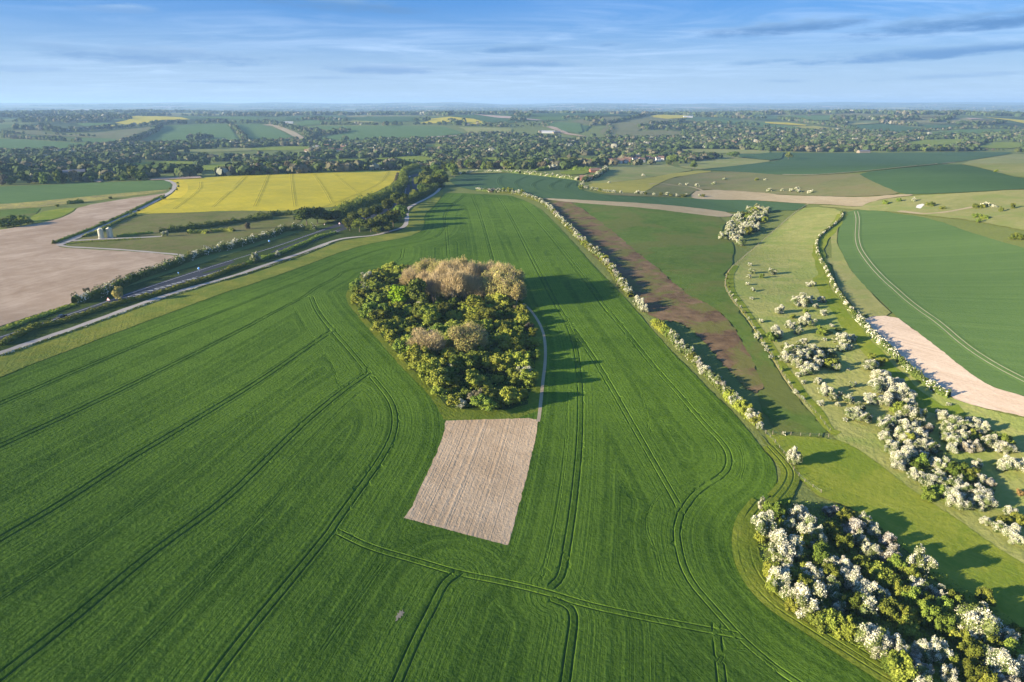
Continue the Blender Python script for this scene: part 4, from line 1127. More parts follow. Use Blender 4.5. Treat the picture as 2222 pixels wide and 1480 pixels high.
# flowering grove in the olive field
GR = 'in the square grove'
gpoly = px2w(zz("G 1895,640 1960,530 2060,470 2150,420 2222,415 H 260,480 250,560 170,620 60,690 0,700 G 2080,700"), None, 2.0)
pts = []
while len(pts) < 46:
    x = random.uniform(gpoly[:, 0].min(), gpoly[:, 0].max()); y = random.uniform(gpoly[:, 1].min(), gpoly[:, 1].max())
    if inside(gpoly, np.array([x]), np.array([y]))[0] and all((x - a) ** 2 + (y - b) ** 2 > 22 for a, b in pts): pts.append((x, y))
for x, y in pts: plant(random.choice(['haw', 'haw', 'haw', 'haw_thin', 'bush']), x, y, random.uniform(6, 8), random.uniform(5, 6.5), GR, GR)

# the copse in the wheat
CO = 'in the copse'
cpoly = px2w(densify(smooth(zz(COPSE_IN), 1, True), 8, True))
free = [px2w(zz("I 1250,560 1330,700 1360,880 1250,900 1240,680")), px2w(zz("I 1140,1000 1260,1010 1230,1330 1180,1330"))]
pts = []
tries = 0
while len(pts) < 300 and tries < 60000:
    tries += 1
    x = random.uniform(cpoly[:, 0].min(), cpoly[:, 0].max()); y = random.uniform(cpoly[:, 1].min(), cpoly[:, 1].max())
    q = (np.array([x]), np.array([y]))
    if not inside(cpoly, *q)[0] or any(inside(f, *q)[0] for f in free): continue
    if all((x - a) ** 2 + (y - b) ** 2 > 20 for a, b in pts): pts.append((x, y))
ccx, ccy = cpoly[:, 0].mean(), cpoly[:, 1].mean()
for x, y in pts:
    wd = random.uniform(7, 11) if random.random() < .3 else random.uniform(4.4, 7); kk = random.choices(['bush', 'bush_fresh', 'haw_thin', 'dusk'], [4, 4.5, .15, .4])[0]
    plant(kk, x, y, wd, wd * random.uniform(.55, .8), CO, CO)
for bx, by, wd, ht, k in [(630, 370, 8.5, 11.5, 'bare'), (770, 440, 9.5, 15, 'bare'), (840, 480, 11, 17, 'bare'), (900, 400, 10, 17, 'bare'), (990, 500, 12, 20, 'bare'), (1050, 470, 10, 18, 'bare'), (1130, 480, 11, 16, 'bare'),
                          (1100, 400, 10, 17.5, 'bare'), (1215, 455, 8, 12, 'bare'), (1240, 370, 10, 16, 'bare'), (1310, 380, 9, 15, 'bare'), (950, 390, 10, 18, 'bare'), (860, 365, 10, 16, 'budding'), (690, 330, 8.5, 13, 'budding'),
                          (780, 310, 9, 14.5, 'budding'), (1030, 350, 9, 16.5, 'budding'), (1150, 360, 9, 15, 'budding'), (1290, 480, 10, 17, 'budding'), (1420, 505, 10, 16.5, 'budding'), (1360, 430, 10, 17, 'budding'), (1455, 450, 9.5, 16, 'budding'), (1480, 515, 9, 14, 'budding'), (1400, 400, 9.5, 17, 'bare'),
                          (760, 905, 15, 11, 'bare_round'), (1090, 885, 14.5, 13, 'budding_round'), (545, 500, 10.5, 10, 'lime'), (690, 515, 9.5, 14, 'tree'), (720, 610, 7, 8, 'tree'), (1180, 870, 7, 8, 'budding')]:
    x, y = px2w(zz('I %d,%d' % (bx, by)))[0]
    lab = {'bare_round': 'round bare pale branched tree low in the copse', 'budding_round': 'round yellowish budding tree low in the copse', 'lime': 'vivid lime green tree on the left of the copse'}.get(k)
    plant(k, x, y, wd * (1.3 if k in ('bare', 'budding') else 1.1), ht, CO, None if lab else CO, label=lab)
blobs('I', [(810, 690, 60), (990, 975, 90), (1040, 1280, 80)], 'haw', CO, CO)


# ------------------------------------------------------------------ continuous hedges: one thing each
def hedge(spec, wd, ht, mat, bloom, label, size=.3, dens=34, it=2, name='hedge', low=0.0, wl=None):
    ln = wline(spec, None, it, 6) if wl is None else wl
    ln = densify(ln, 1.5); seg = np.hypot(*np.diff(ln, axis=0).T); cum = np.concatenate([[0], np.cumsum(seg)]); Lh = cum[-1]
    d = np.gradient(ln, axis=0); d /= np.maximum(np.hypot(*d.T), 1e-9)[:, None]
    rg = np.random.default_rng(int(Lh * 10) % 9999)
    n = int(Lh * dens)
    t = rg.uniform(0, Lh, n); x = np.interp(t, cum, ln[:, 0]); y = np.interp(t, cum, ln[:, 1]); dx = np.interp(t, cum, d[:, 0]); dy = np.interp(t, cum, d[:, 1])
    k1, k2, k3 = rg.uniform(0, 6, 3)

    def mod(t): return 1 + .16 * np.sin(t * 6.28 / (wd * 1.3) + k1) + .14 * np.sin(t * 6.28 / (wd * 2.9) + k2) + .10 * np.sin(t * 6.28 / (wd * .7) + k3) + .2 * np.sin(t * 6.28 / (wd * 5.3) + k2 * 2) * np.sin(t * 6.28 / (wd * 3.7) + k1)
    m = mod(t); a = rg.uniform(0, math.pi, n); rr = 1 + rg.normal(0, .08, n)
    ox = np.cos(a) * wd / 2 * (.8 + .2 * m) * rr; oz = np.sin(a) ** .7 * ht * m * rr
    P = np.column_stack([x + dy * ox, y - dx * ox, hgt(x, y) + .3 + oz])
    nr = np.column_stack([dy * np.cos(a), -dx * np.cos(a), np.sin(a)])
    V, F = cards(P, nr, size, rg)
    cn = clump_noise(P, rg, 1.4)
    tint = np.clip(.5 + .4 * cn + rg.normal(0, .22, n), 0, 1); bl = np.zeros(n)
    if bloom:
        q = clump_noise(P, rg, .55) + .25 * oz / ht + rg.normal(0, .3, n); bl = (q > np.quantile(q, 1 - bloom)) * rg.uniform(.7, 1, n)
    # inner body
    mm = mod(cum); k = 7; an = np.linspace(0, math.pi, k)
    W = np.cos(an)[None] * wd / 2 * .8; H = np.sin(an)[None] ** .7 * ht * .8 * mm[:, None]
    bv = np.stack([ln[:, 0:1] + d[:, 1:2] * W, ln[:, 1:2] - d[:, 0:1] * W, hgt(ln[:, 0], ln[:, 1])[:, None] + H + .25], 2).reshape(-1, 3)
    i, j = np.meshgrid(np.arange(len(ln) - 1), np.arange(k - 1), indexing='ij')
    bf = np.stack([i * k + j, (i + 1) * k + j, (i + 1) * k + j + 1, i * k + j + 1], 2).reshape(-1, 4)
    V2 = np.vstack([V, bv]); F2 = np.vstack([F, bf + len(V)])
    c0 = np.array([*ln[len(ln) // 2], 0.0]); V2 = V2 - c0
    o = link(name, mesh_np(name, V2, F2, [M[mat]], dict(tint=np.concatenate([tint, np.full(len(bf), .35)]), bloom=np.concatenate([bl, np.zeros(len(bf))]))), None, c0)
    return tag(o, label, 'hedge')


hedge("E 600,1115 760,1072 900,1012 1000,962 1150,892 1300,852 1450,792 1560,742 1650,712 1800,682 1950,642 2100,592 2220,562 F 420,600 560,590 690,590", 5.0, 4.0, 'leaf_haw', .2, 'tall hedge with patches of white blossom above the road', .3, 40)
hedge("Q 0,565 100,512 200,455 330,405 480,385 600,342 800,275 1000,215 1200,168 1500,80 1700,15 F 0,915 120,880", 3.2, 1.7, 'leaf', .0, 'low dark hedge between main road and farm track', .28, 36)
hedge("F 130,870 250,835 400,785 450,765 560,722 700,655 850,618", 2.8, 1.7, 'leaf', .03, 'low dark hedge continuing toward the roadside trees', .28, 36)
hedge("E 0,1335 200,1260 400,1195 590,1125", 3.5, 1.2, 'leaf_fresh', .05, 'low weedy hedge under the ploughed field', .25, 30)
hedge("V 85,835 300,755 600,640 900,508 1080,420 1300,310 1400,262", 2.4, 1.4, 'leaf', 0, 'low dark hedge on the plough side of the silo track', .28, 26)
hedge("V 455,755 640,685 900,555 1080,482", 2.6, 1.5, 'leaf', 0, 'low dark hedge on the meadow side of the silo track', .28, 26)
hedge("V 250,838 450,818 800,798 1150,775", 1.8, .9, 'leaf_fresh', 0, 'low weedy line along the silo spur', .25, 22)
hedge("V 860,752 1050,730 1290,705", 3.2, 1.5, 'leaf', 0, 'low dark hedge behind the silos', .28, 30)
hedge("V 255,352 350,345 450,335", 6, 2.6, 'leaf', 0, 'short dark hedge by the weedy strip', .4, 26)
hedge("E 1290,545 1450,525 1650,500 1850,470 2050,440 2220,425 F 180,505 300,480 500,470", 5.5, 3.6, 'leaf', .05, 'thick dark hedge across the meadow', .36, 40)
hedge("E 1510,548 1590,540 1670,545", 5, 2.0, 'leaf_fresh', 0, 'bramble mound beside the meadow hedge', .3, 40, name='bramble_mound')
hedge("E 1700,535 1790,525 1880,528", 5, 2.0, 'leaf_fresh', 0, 'longer bramble mound beside the meadow hedge', .3, 40, name='bramble_mound')
hedge("F 1395,200 1375,250 1330,290 1240,330 1150,370 1050,410 960,440 880,480 800,515", 12, 7.0, 'leaf', 0, 'tall dark hedge between rapeseed and road', .45, 50)
hedge("F 1345,150 1325,210 1330,235", 3, 3.0, 'leaf_grey', 0, 'short bare hedge at the rapeseed corner', .35, 40)
hedge("F 1530,95 1440,110 1395,140 1385,180", 9, 6, 'leaf', 0, 'dark hedge where the road drops away', .45, 50)
hedge("F 1400,385 1480,345 1560,310 1640,268 1690,230", 6, 5, 'leaf', .02, 'leafy hedge between road and farm track', .4, 44)
hedge("F 1830,145 1930,130 2222,128 G 290,136", 5, 3, 'leaf_haw', .35, 'flowering hedge behind the dark field', .4, 30)
hedge("F 1980,272 2100,285 G 40,285 100,292", 4, 2.4, 'leaf_haw', .3, 'flowering hedge at the top of the wheat', .35, 30)
hedge("G 310,140 430,150 560,165 760,190", 6, 3.4, 'leaf_haw', .28, 'flowering hedge below the red roofed farm', .45, 30)
hedge("G 985,110 930,150 880,182 800,205", 7, 4.5, 'leaf_haw', .2, 'tree like hedge beside the sheep pasture', .5, 34)
hedge("G 100,290 250,300 320,318 450,362 520,410 570,468 640,538 720,618 800,700 850,748 930,810 980,870 1040,940 1080,1010 1140,1090 J 720,60 770,120 810,170", 3.4, 2.2, 'leaf', 0, 'low leafy growth under the long hawthorn hedge', .3, 34)
hedge("J 1090,470 1120,500 1180,560 1240,620 1300,680 1370,750 1430,810 1480,860 1540,920 1575,965", 3.4, 2.2, 'leaf_haw', .1, 'low leafy growth under the nearer hawthorn hedge', .26, 40)
hedge("J 1000,390 1040,425 1090,470", 3.6, 2.4, 'leaf_fresh', 0, 'low yellow green growth in the hedge gap', .26, 40)
hedge("J 1575,965 1610,1010 1680,1070 1740,1120 1830,1200", 3.6, 2.6, 'leaf_fresh', 0, 'low yellow green growth at the hedge end', .26, 40)
hedge(RHL[0], 1.7, 1.6, 'leaf_haw', .2, 'low flowering hedge above the pink seedbed', .26, 44)
hedge(RHL[1], 2.8, 2.3, 'leaf_haw', .34, 'fuller flowering hedge beside the pink seedbed', .26, 60)
hedge("G 420,120 560,100 700,108 860,112", 6, 4, 'leaf', .1, 'hedge around the small farm paddock', .5, 26)



def undergrowth(polyspec, n, size, hmax, mat, label, bloom=0.0):
    """low tangle between the bushes: far too many sprays to count"""
    pw = px2w(densify(zz(polyspec), 8, True)); rg = np.random.default_rng(n)
    X = rg.uniform(pw[:, 0].min(), pw[:, 0].max(), n); Y = rg.uniform(pw[:, 1].min(), pw[:, 1].max(), n)
    ok = inside(pw, X, Y); X, Y = X[ok], Y[ok]
    hh = np.clip(.55 + .5 * wav(X, Y, 9, 4) + .3 * wav(X, Y, 4, 9), .08, 1) * hmax
    Z = hgt(X, Y) + .3 + hh * rg.uniform(.3, 1, len(X)) ** .5
    P = np.column_stack([X, Y, Z]); V, F = cards(P, np.tile([-.4, -.2, .9], (len(P), 1)), size, rg, align=.45)
    tint = np.clip(.5 + .4 * clump_noise(P, rg, .8) + rg.normal(0, .22, len(P)), 0, 1)
    bl = (clump_noise(P, rg, .7) + rg.normal(0, .3, len(P)) > .75).astype(float) * bloom
    tag(link('undergrowth', mesh_np('undergrowth', V, F, [M[mat]], dict(tint=tint, bloom=bl))), label, 'undergrowth', None, 'stuff')


undergrowth("M 330,170 560,150 900,180 1150,300 1400,480 1600,660 1900,850 2222,1060 X 2400,1450 2300,1560 M 1700,1480 1300,1380 900,1110 600,900 420,700 330,560 300,330", 34000, .2, 1.7, 'leaf', 'tangled brambles between the bushes of the wheatside thicket')
undergrowth(COPSE_IN, 34000, .26, 2.2, 'leaf', 'tangled undergrowth on the copse floor')
undergrowth("L 1110,220 1300,220 1500,380 1640,540 1850,640 2000,780 1960,880 1700,900 1480,800 1300,640 1180,520 1110,380", 9000, .24, 1.2, 'leaf_haw', 'tangled growth under the long thicket on the slope', .6)
undergrowth("L 1560,180 1760,210 1950,300 2160,400 2140,480 1900,480 1700,460 1580,340", 6000, .24, 1.2, 'leaf_haw', 'tangled growth under the upper thicket on the slope', .6)
undergrowth("K 470,640 620,630 860,660 910,780 740,820 600,800 500,740", 5000, .26, 1.1, 'leaf_haw', 'tangled growth under the middle thicket on the slope', .6)

# trees by the road
RT = 'in the belt beside the main road'
for bx, by, wd, ht in [(615, 548, 13, 10.5), (700, 540, 11, 10), (780, 528, 8, 7), (850, 525, 8, 7), (960, 600, 8, 7), (1040, 610, 9, 8), (1130, 612, 8, 8), (1220, 595, 10, 9), (1310, 570, 10, 10), (1370, 520, 9, 10), (1390, 450, 8, 10),
                       (1000, 550, 8, 8), (1090, 530, 9, 9), (1180, 500, 9, 9), (1270, 460, 9, 10), (1340, 415, 9, 11), (1390, 395, 7, 9), (1270, 610, 6, 5), (1180, 625, 5, 4),
                       (1520, 245, 10, 9), (1560, 205, 10, 10), (1600, 250, 11, 10), (1650, 240, 10, 10), (1700, 240, 11, 10), (1580, 165, 11, 11), (1660, 190, 11, 11), (1720, 150, 11, 11), (1780, 155, 12, 13), (1800, 172, 9, 9), (1540, 290, 8, 7),
                       (1640, 150, 11, 11), (1700, 200, 11, 11), (1570, 280, 7, 6), (1480, 330, 7, 6)]:
    x, y = px2w(zz('F %d,%d' % (bx, by)))[0]
    plant('tree', x, y, wd * 1.5, ht * 1.3, RT, RT)
for z_, bx, by, wd, ht, k, lab in [('Q', 965, 212, 6, 7.5, 'young', 'young yellowish budding tree on the road bank'), ('F', 205, 850, 6.5, 6.5, 'haw', 'round white flowering tree beside the road hatching'),
                                   ('F', 378, 805, 3.6, 4.2, 'haw', 'small white flowering bush beside the farm track'), ('F', 140, 585, 4.5, 6, 'dusk', 'dusky half bare tree in the meadow hedge'),
                                   ('E', 1530, 750, 3.6, 5, 'young', 'thin budding tree at the tip of the ploughed field'), ('E', 1330, 570, 5.5, 4.4, 'haw', 'round white flowering bush at the end of the meadow hedge'),
                                   ('E', 700, 1035, 3.5, 4, 'dusk', 'dusky shrub on the plough side of the road hedge'), ('F', 1410, 400, 3.4, 6, 'haw_grey', 'pale flowering tree between road and farm track')]:
    x, y = px2w(zz('%s %d,%d' % (z_, bx, by)))[0]
    plant(k, x, y, wd, ht, '', None, label=lab)
TK = 'dotted along the silo track'
for bx, by, wd, ht in [(100, 835, 3, 3), (690, 600, 5, 3), (805, 552, 3, 2.6), (985, 465, 2, 2.4), (1030, 470, 2.6, 4), (1080, 432, 2.4, 2.2), (1120, 440, 2.6, 2), (1415, 300, 6, 5.5), (1500, 180, 3, 3), (1590, 110, 3, 3), (1600, 150, 3, 3), (1580, 190, 3, 3), (780, 292, 4.5, 2.6), (140, 385, 4, 2.4)]:
    x, y = px2w(zz('V %d,%d' % (bx, by)))[0]
    plant('bush', x, y, wd, ht, TK, TK)
for k, x0, y0 in [(0, 20, 500), (1, 70, 495), (2, 120, 490), (3, 170, 480), (4, 220, 468), (5, 40, 470), (6, 110, 460), (7, 180, 455)]:
    x, y = px2w(zz('E %d,%d' % (x0, y0)))[0]
    plant('bush', x, y, 9, 6.5, 'in the dark spinney behind the ploughed field', 'in the dark spinney behind the ploughed field')

# single trees and bushes out on the right-hand hills
for z_, bx, by, wd, ht, k, lab in [('C', 1400, 612, 24, 17, 'tree', 'broad leafy tree at the pasture corner'), ('C', 1365, 628, 13, 11, 'tree', 'smaller leafy tree at the pasture corner'), ('C', 1572, 657, 15, 14, 'tree', 'lone leafy tree on the pasture edge'),
                                   ('C', 1912, 562, 24, 14, 'tree', 'broad dark tree on the light pasture'), ('D', 198, 580, 17, 14, 'tree', 'lone round tree in the crest field'), ('D', 2160, 528, 14, 13, 'tree', 'leafy tree on the right crest'),
                                   ('D', 2195, 528, 12, 11, 'tree', 'smaller leafy tree on the right crest')]:
    x, y = px2w(zz('%s %d,%d' % (z_, bx, by)))[0]
    plant(k, x, y, wd, ht, '', None, label=lab)
DS = 'scattered on the downland pasture'
for z_, k, rows in [('G', 'haw', [(800, 215), (790, 235), (820, 255), (865, 272), (905, 275), (975, 285), (1005, 290), (1040, 292), (1230, 302), (1270, 304), (1365, 312), (1470, 312), (1550, 326), (1620, 318), (1735, 326), (1710, 243), (1575, 232), (1280, 160), (1845, 228), (1005, 218), (1100, 296), (1630, 236), (1930, 188)]),
                    ('H', 'haw', [(245, 345), (415, 347), (475, 355), (570, 358), (462, 328), (215, 258), (1365, 425), (1925, 460), (1900, 465), (1985, 472), (555, 358), (345, 342)]), ('H', 'bush', [(150, 258), (1145, 445), (1250, 425), (1470, 455), (1500, 462), (1585, 485), (1850, 478), (1890, 475), (2040, 503), (2130, 480), (1855, 548),
                                                                                                                                                        (1895, 560), (1925, 560), (1865, 587), (2140, 715), (2190, 720), (2222, 715), (2160, 700), (2000, 195)]), ('G', 'bush', [(780, 265), (930, 282), (1500, 320), (1420, 318), (1300, 310), (1760, 328), (1600, 326), (2190, 195), (1930, 185)])]:
    for bx, by in rows:
        x, y = px2w(zz('%s %d,%d' % (z_, bx, by)))[0]
        plant(k, x, y, random.uniform(3.5, 7), random.uniform(2.6, 4.6), DS, DS)

# ------------------------------------------------------------------ valley trees: the nearest as things, the rest as one mass
SIMPLE = []
for s in range(90, 98):
    rg = np.random.default_rng(s); lo = lobes_tree(s, 9, .1)
    me = crown('tree_crown', s, lo, 900, .055, M['leaf_oak' if s % 4 else 'leaf_grey'], core=.82)
    SIMPLE.append(me)


def simple_tree(x, y, wd, ht, where, group, nm='valley_tree'):
    k = random.randrange(len(SIMPLE)); o = bpy.data.objects.new(nm, SIMPLE[k]); COL.objects.link(o)
    o.location = (x, y, float(hgt(x, y)) - .06 * ht); o.rotation_euler = (0, 0, random.uniform(0, 6.28)); o.scale = (wd, wd, ht * 1.05)
    lab = ' '.join((('low' if ht < 8 else 'tall' if ht > 13 else 'middling'), ('narrow' if wd < 11 else 'broad'), ('dusky brownish' if k % 4 == 2 else 'green leafy'), 'tree', where))
    tag(o, lab, 'tree', 'look-alikes: ' + lab)


CR = 'in the line along the near edge of the valley'


def LINE_AT(sp):
    a_, b_ = sp.split()[0], float(sp.split()[1].split(',')[0])
    if a_ == 'A': return 'behind the left green field' if b_ < 870 else 'behind the bend of the silo track' if b_ < 1800 else 'behind the rapeseed'
    if a_ == 'B': return 'behind the rapeseed' if b_ < 1450 else 'where the main road drops away'
    if a_ == 'C': return 'behind the flowering hedge and dark field' if b_ < 600 else 'beside the village edge' if b_ < 1400 else 'behind the light pasture'
    return 'behind the wide crest field'


n_simple = 0
for sp, wd, ht, gap, chance in [("A 20,800 130,800", 14, 11, 9, 1), ("A 150,800 260,800 400,798 500,795", 15, 15, 9, 1), ("A 520,792 620,786", 15, 15, 9, 1), ("A 640,780 800,778", 10, 7, 8, 1), ("A 880,775 1080,768", 12, 9, 9, 1), ("A 1100,768 1250,762", 15, 15, 10, 1),
                                ("A 1270,755 1350,752", 9, 7, 9, 1), ("A 1900,720 2060,716 2222,710", 14, 13, 10, 1), ("B 0,694 180,692 300,690 450,684", 15, 14, 10, 1), ("B 480,672 600,668", 16, 14, 10, 1), ("B 640,656 900,656 1100,655 1400,648", 12, 8, 11, .9),
                                ("B 1500,640 1650,640 1800,650", 13, 11, 10, 1), ("B 1830,655 2000,655 2222,655", 15, 12, 9, 1), ("C 0,655 130,655 300,645 470,640 620,620", 16, 13, 9, 1), ("C 130,650 250,655 380,650", 15, 12, 9, 1), 
                                ("C 1480,590 1560,580 1700,552", 12, 9, 12, 1), ("D 260,512 500,512 760,510", 14, 12, 11, 1), ("D 1060,515 1300,512", 13, 10, 12, 1), ("D 1360,512 1700,510", 14, 11, 12, 1), ("D 1720,505 1850,500 2100,505", 8, 5, 12, .8)]:
    ln = wline(sp, None, 1, 6); seg = np.hypot(*np.diff(ln, axis=0).T); cum = np.concatenate([[0], np.cumsum(seg)]); t = 0
    while t < cum[-1]:
        if random.random() < chance and n_simple < 290:
            x = np.interp(t, cum, ln[:, 0]) + random.gauss(0, 2); y = np.interp(t, cum, ln[:, 1]) + random.uniform(0, 14)
            simple_tree(x, y, wd * random.uniform(.7, 1.2), ht * random.uniform(.75, 1.2), LINE_AT(sp), CR); n_simple += 1
        t += gap * random.uniform(.7, 1.3)

VALLEY = ("X -60,405 0,402 130,396 370,386 580,380 880,368 1000,366 1130,371 1200,372 1290,362 1480,356 1560,345 1620,332 2222,328 2290,328 2290,285 "
          "D 2222,340 2000,352 1500,372 1250,372 1200,357 800,357 300,355 0,330 C 2222,352 1950,292 1700,305 1500,335 1480,388 1000,392 850,388 680,388 350,382 0,362 B 1870,362 1700,408 1200,408 850,408 500,402 "
          "0,424 A 2000,442 1300,452 1050,452 820,458 350,516 0,522 X -60,333")
vp = px2w(densify(zz(VALLEY), 8, True))
TX, TY, TW, TH_, TB = [], [], [], [], []


def scatter(n, poly, dens, wlo, whi, thr, clear=()):
    k = 0
    X = rng.uniform(poly[:, 0].min(), poly[:, 0].max(), n); Y = rng.uniform(poly[:, 1].min(), poly[:, 1].max(), n)
    ok = inside(poly, X, Y)
    for c in clear:
        for f_ in (1.0, 1.05, 1.1): ok &= ~inside(c, X * f_, Y * f_)
    nz = wav(X * .32, Y, 190, 5) + .8 * wav(X * .4, Y, 85, 11) + .4 * wav(X, Y, 120, 17) + .22 * rng.standard_normal(n)
    ok &= nz > thr
    X, Y = X[ok], Y[ok]
    W_ = rng.uniform(wlo, whi, len(X))
    TX.extend(X); TY.extend(Y); TW.extend(W_); TH_.extend(W_ * rng.uniform(.5, .75, len(X))); TB.extend(rng.random(len(X)))


scatter(48000, vp, 1, 11, 19, -.02, meadow_w)


def wline_trees(sp, depth, wd, n_per, it=1):
    ln = wline(sp, None, it, 4); seg = np.hypot(*np.diff(ln, axis=0).T); cum = np.concatenate([[0], np.cumsum(seg)])
    n = max(2, int(cum[-1] * n_per)); t = rng.uniform(0, cum[-1], n)
    TX.extend(np.interp(t, cum, ln[:, 0]) + rng.normal(0, 2, n)); TY.extend(np.interp(t, cum, ln[:, 1]) + rng.uniform(0, depth, n))
    W_ = rng.uniform(.7, 1.25, n) * wd; TW.extend(W_); TH_.extend(W_ * rng.uniform(.75, 1.1, n)); TB.extend(rng.random(n))


for sp, depth, wd, npm in [("A 0,270 200,268 480,262 550,268", 420, 18, .55), ("A 0,222 480,218", 300, 18, .3), ("A 60,325 350,330 450,352 640,352", 60, 16, .3), ("A 0,398 300,412 700,434", 12, 12, .14), ("A 0,356 260,370", 10, 11, .12), ("A 1050,448 1200,405 1300,360 1370,300", 30, 14, .3),
                           ("A 650,350 830,328 1000,322 1200,300 1400,274 1860,272 2222,272", 30, 15, .14), ("A 1600,412 1680,414 1750,412", 90, 15, .55), ("A 1975,290 2050,345 2100,412", 15, 13, .2), ("A 720,218 900,220 1080,238", 60, 16, .2), ("A 660,268 800,262 950,256", 70, 16, .2), ("A 520,215 620,216", 60, 14, .2),
                           ("A 250,178 420,176", 200, 20, .25), ("A 420,172 700,170", 80, 17, .12), ("A 1060,190 1150,180 1280,174", 150, 20, .2), ("A 1290,205 1380,206", 60, 16, .12), ("A 1560,208 1900,208 2222,210", 40, 15, .1), ("A 1450,172 2222,172", 300, 20, .12), ("A 380,365 640,380 880,390", 8, 8, .08),
                           ("B 110,262 300,300 440,345 520,395", 60, 13, .3), ("B 440,340 560,385 790,352", 130, 14, .3), ("B 600,278 800,280 1140,284", 35, 12, .12), ("B 1140,288 1180,290", 30, 18, .2), ("B 1190,280 1660,282", 30, 12, .1), ("B 1670,280 1800,285", 160, 17, .3), ("B 1440,195 1500,195 1690,202", 160, 18, .22),
                           ("B 1400,245 1520,248", 60, 15, .15), ("B 1800,290 2222,300", 40, 14, .14), ("B 0,205 200,210 330,205", 60, 16, .12), ("B 450,172 800,170 1100,168", 160, 18, .12), ("B 0,170 240,172", 300, 22, .18), ("B 400,240 560,240 830,250", 50, 15, .12), ("B 2000,292 2222,300", 150, 10, .22),
                           ("C 0,250 150,245", 60, 14, .2), ("C 0,300 300,300 400,290", 220, 10, .14), ("C 670,255 800,258 830,270", 150, 17, .3), ("C 700,290 800,280 1000,245 1200,195 1300,180", 25, 13, .16), ("C 1150,325 1280,322", 120, 16, .35), ("C 1350,340 1500,345 1700,330 1900,320", 260, 17, .4),
                           ("C 1210,272 1450,262 1500,250", 20, 13, .14), ("C 1470,192 1550,198", 60, 18, .2), ("C 1590,212 1760,214", 50, 16, .18), ("C 1790,216 2222,236", 45, 15, .14), ("C 2050,195 2222,200", 350, 22, .3), ("C 70,205 200,212", 120, 17, .14), ("C 480,230 600,232", 60, 16, .12), ("C 1630,270 1900,275 2222,300", 40, 14, .12),
                           ("C 860,290 910,310 850,380", 60, 9, .12), ("C 1500,165 1860,166", 250, 20, .12), ("C 900,160 1320,160", 260, 20, .1), ("D 0,195 100,195 210,190", 320, 22, .3), ("D 210,198 400,195", 70, 16, .2), ("D 620,186 680,186", 120, 18, .3), ("D 200,250 400,270 560,295 700,290 690,262", 150, 15, .4),
                           ("D 560,300 700,310 800,335", 40, 13, .25), ("D 690,245 860,245", 160, 18, .3), ("D 970,252 1150,250 1340,240", 140, 18, .3), ("D 1040,275 1200,285 1330,298", 70, 15, .3), ("D 1470,262 1600,235 1630,222", 50, 15, .22), ("D 1600,275 1800,285 2070,272", 40, 14, .2), ("D 1790,285 1830,290", 40, 15, .2),
                           ("D 1220,355 1350,345 1490,332 1700,320 1850,312 2222,320", 30, 10, .14), ("D 1680,195 1860,195", 160, 20, .2), ("D 1900,168 2080,180", 120, 20, .2), ("D 800,172 1100,165", 200, 19, .1), ("D 1590,160 1900,165 2222,165", 500, 24, .12), ("D 100,160 800,160", 400, 22, .08), ("D 0,330 300,352 800,356 1200,360", 60, 14, .2)]:
    wline_trees(sp, depth, wd, npm)

for _ in range(330):                                        # strips of wood far out, thinning towards the horizon
    d_ = 4300 * (4.2 ** rng.random()); a_ = rng.uniform(R(-42), R(42)); ln_ = rng.uniform(120, 620) * (d_ / 5000) ** .5; n_ = int(ln_ / 13)
    ux = rng.uniform(-.5, .5, n_) * ln_; sl = rng.uniform(-.35, .35)
    TX.extend(d_ * math.sin(a_) + ux); TY.extend(d_ * math.cos(a_) + ux * sl + rng.uniform(0, 60 + ln_ * .12, n_))
    W_ = rng.uniform(24, 40, n_); TW.extend(W_); TH_.extend(rng.uniform(13, 20, n_)); TB.extend(rng.random(n_) * .5)
TX, TY, TW, TH_, TB = map(np.array, (TX, TY, TW, TH_, TB))
HOUSE_SP = ['C 645,608', 'C 688,613', 'C 788,602', 'C 832,604', 'C 865,606', 'C 905,606', 'C 960,602', 'C 1000,600', 'C 1075,592', 'C 1140,594', 'C 1185,577', 'C 1225,587', 'C 1275,585', 'C 1302,577', 'C 905,446', 'C 960,441', 'C 1010,436',
            'C 1972,418', 'C 1900,437', 'C 1860,434', 'C 1920,447', 'B 500,517', 'B 530,507', 'B 580,478', 'B 660,472', 'B 770,512', 'B 800,483', 'B 835,473', 'B 320,522', 'B 370,527', 'B 700,502', 'B 1168,648', 'A 1150,487', 'A 1212,477', 'A 1482,472',
            'A 1642,467', 'A 1322,480', 'A 940,708', 'D 375,405', 'D 475,410', 'D 820,410', 'B 330,266', 'C 300,342', 'C 350,347', 'C 420,350', 'A 645,715']
keep = np.ones(len(TX), bool)
for hx_, hy_ in px2w([zz(q)[0] for q in HOUSE_SP]):      # no tree stands on a house or right before it
    keep &= ~((np.abs(TX - hx_) < 13) & (TY > hy_ - 48) & (TY < hy_ + 9))
TX, TY, TW, TH_, TB = TX[keep], TY[keep], TW[keep], TH_[keep], TB[keep]
BX, BY, nb = [], [], 0


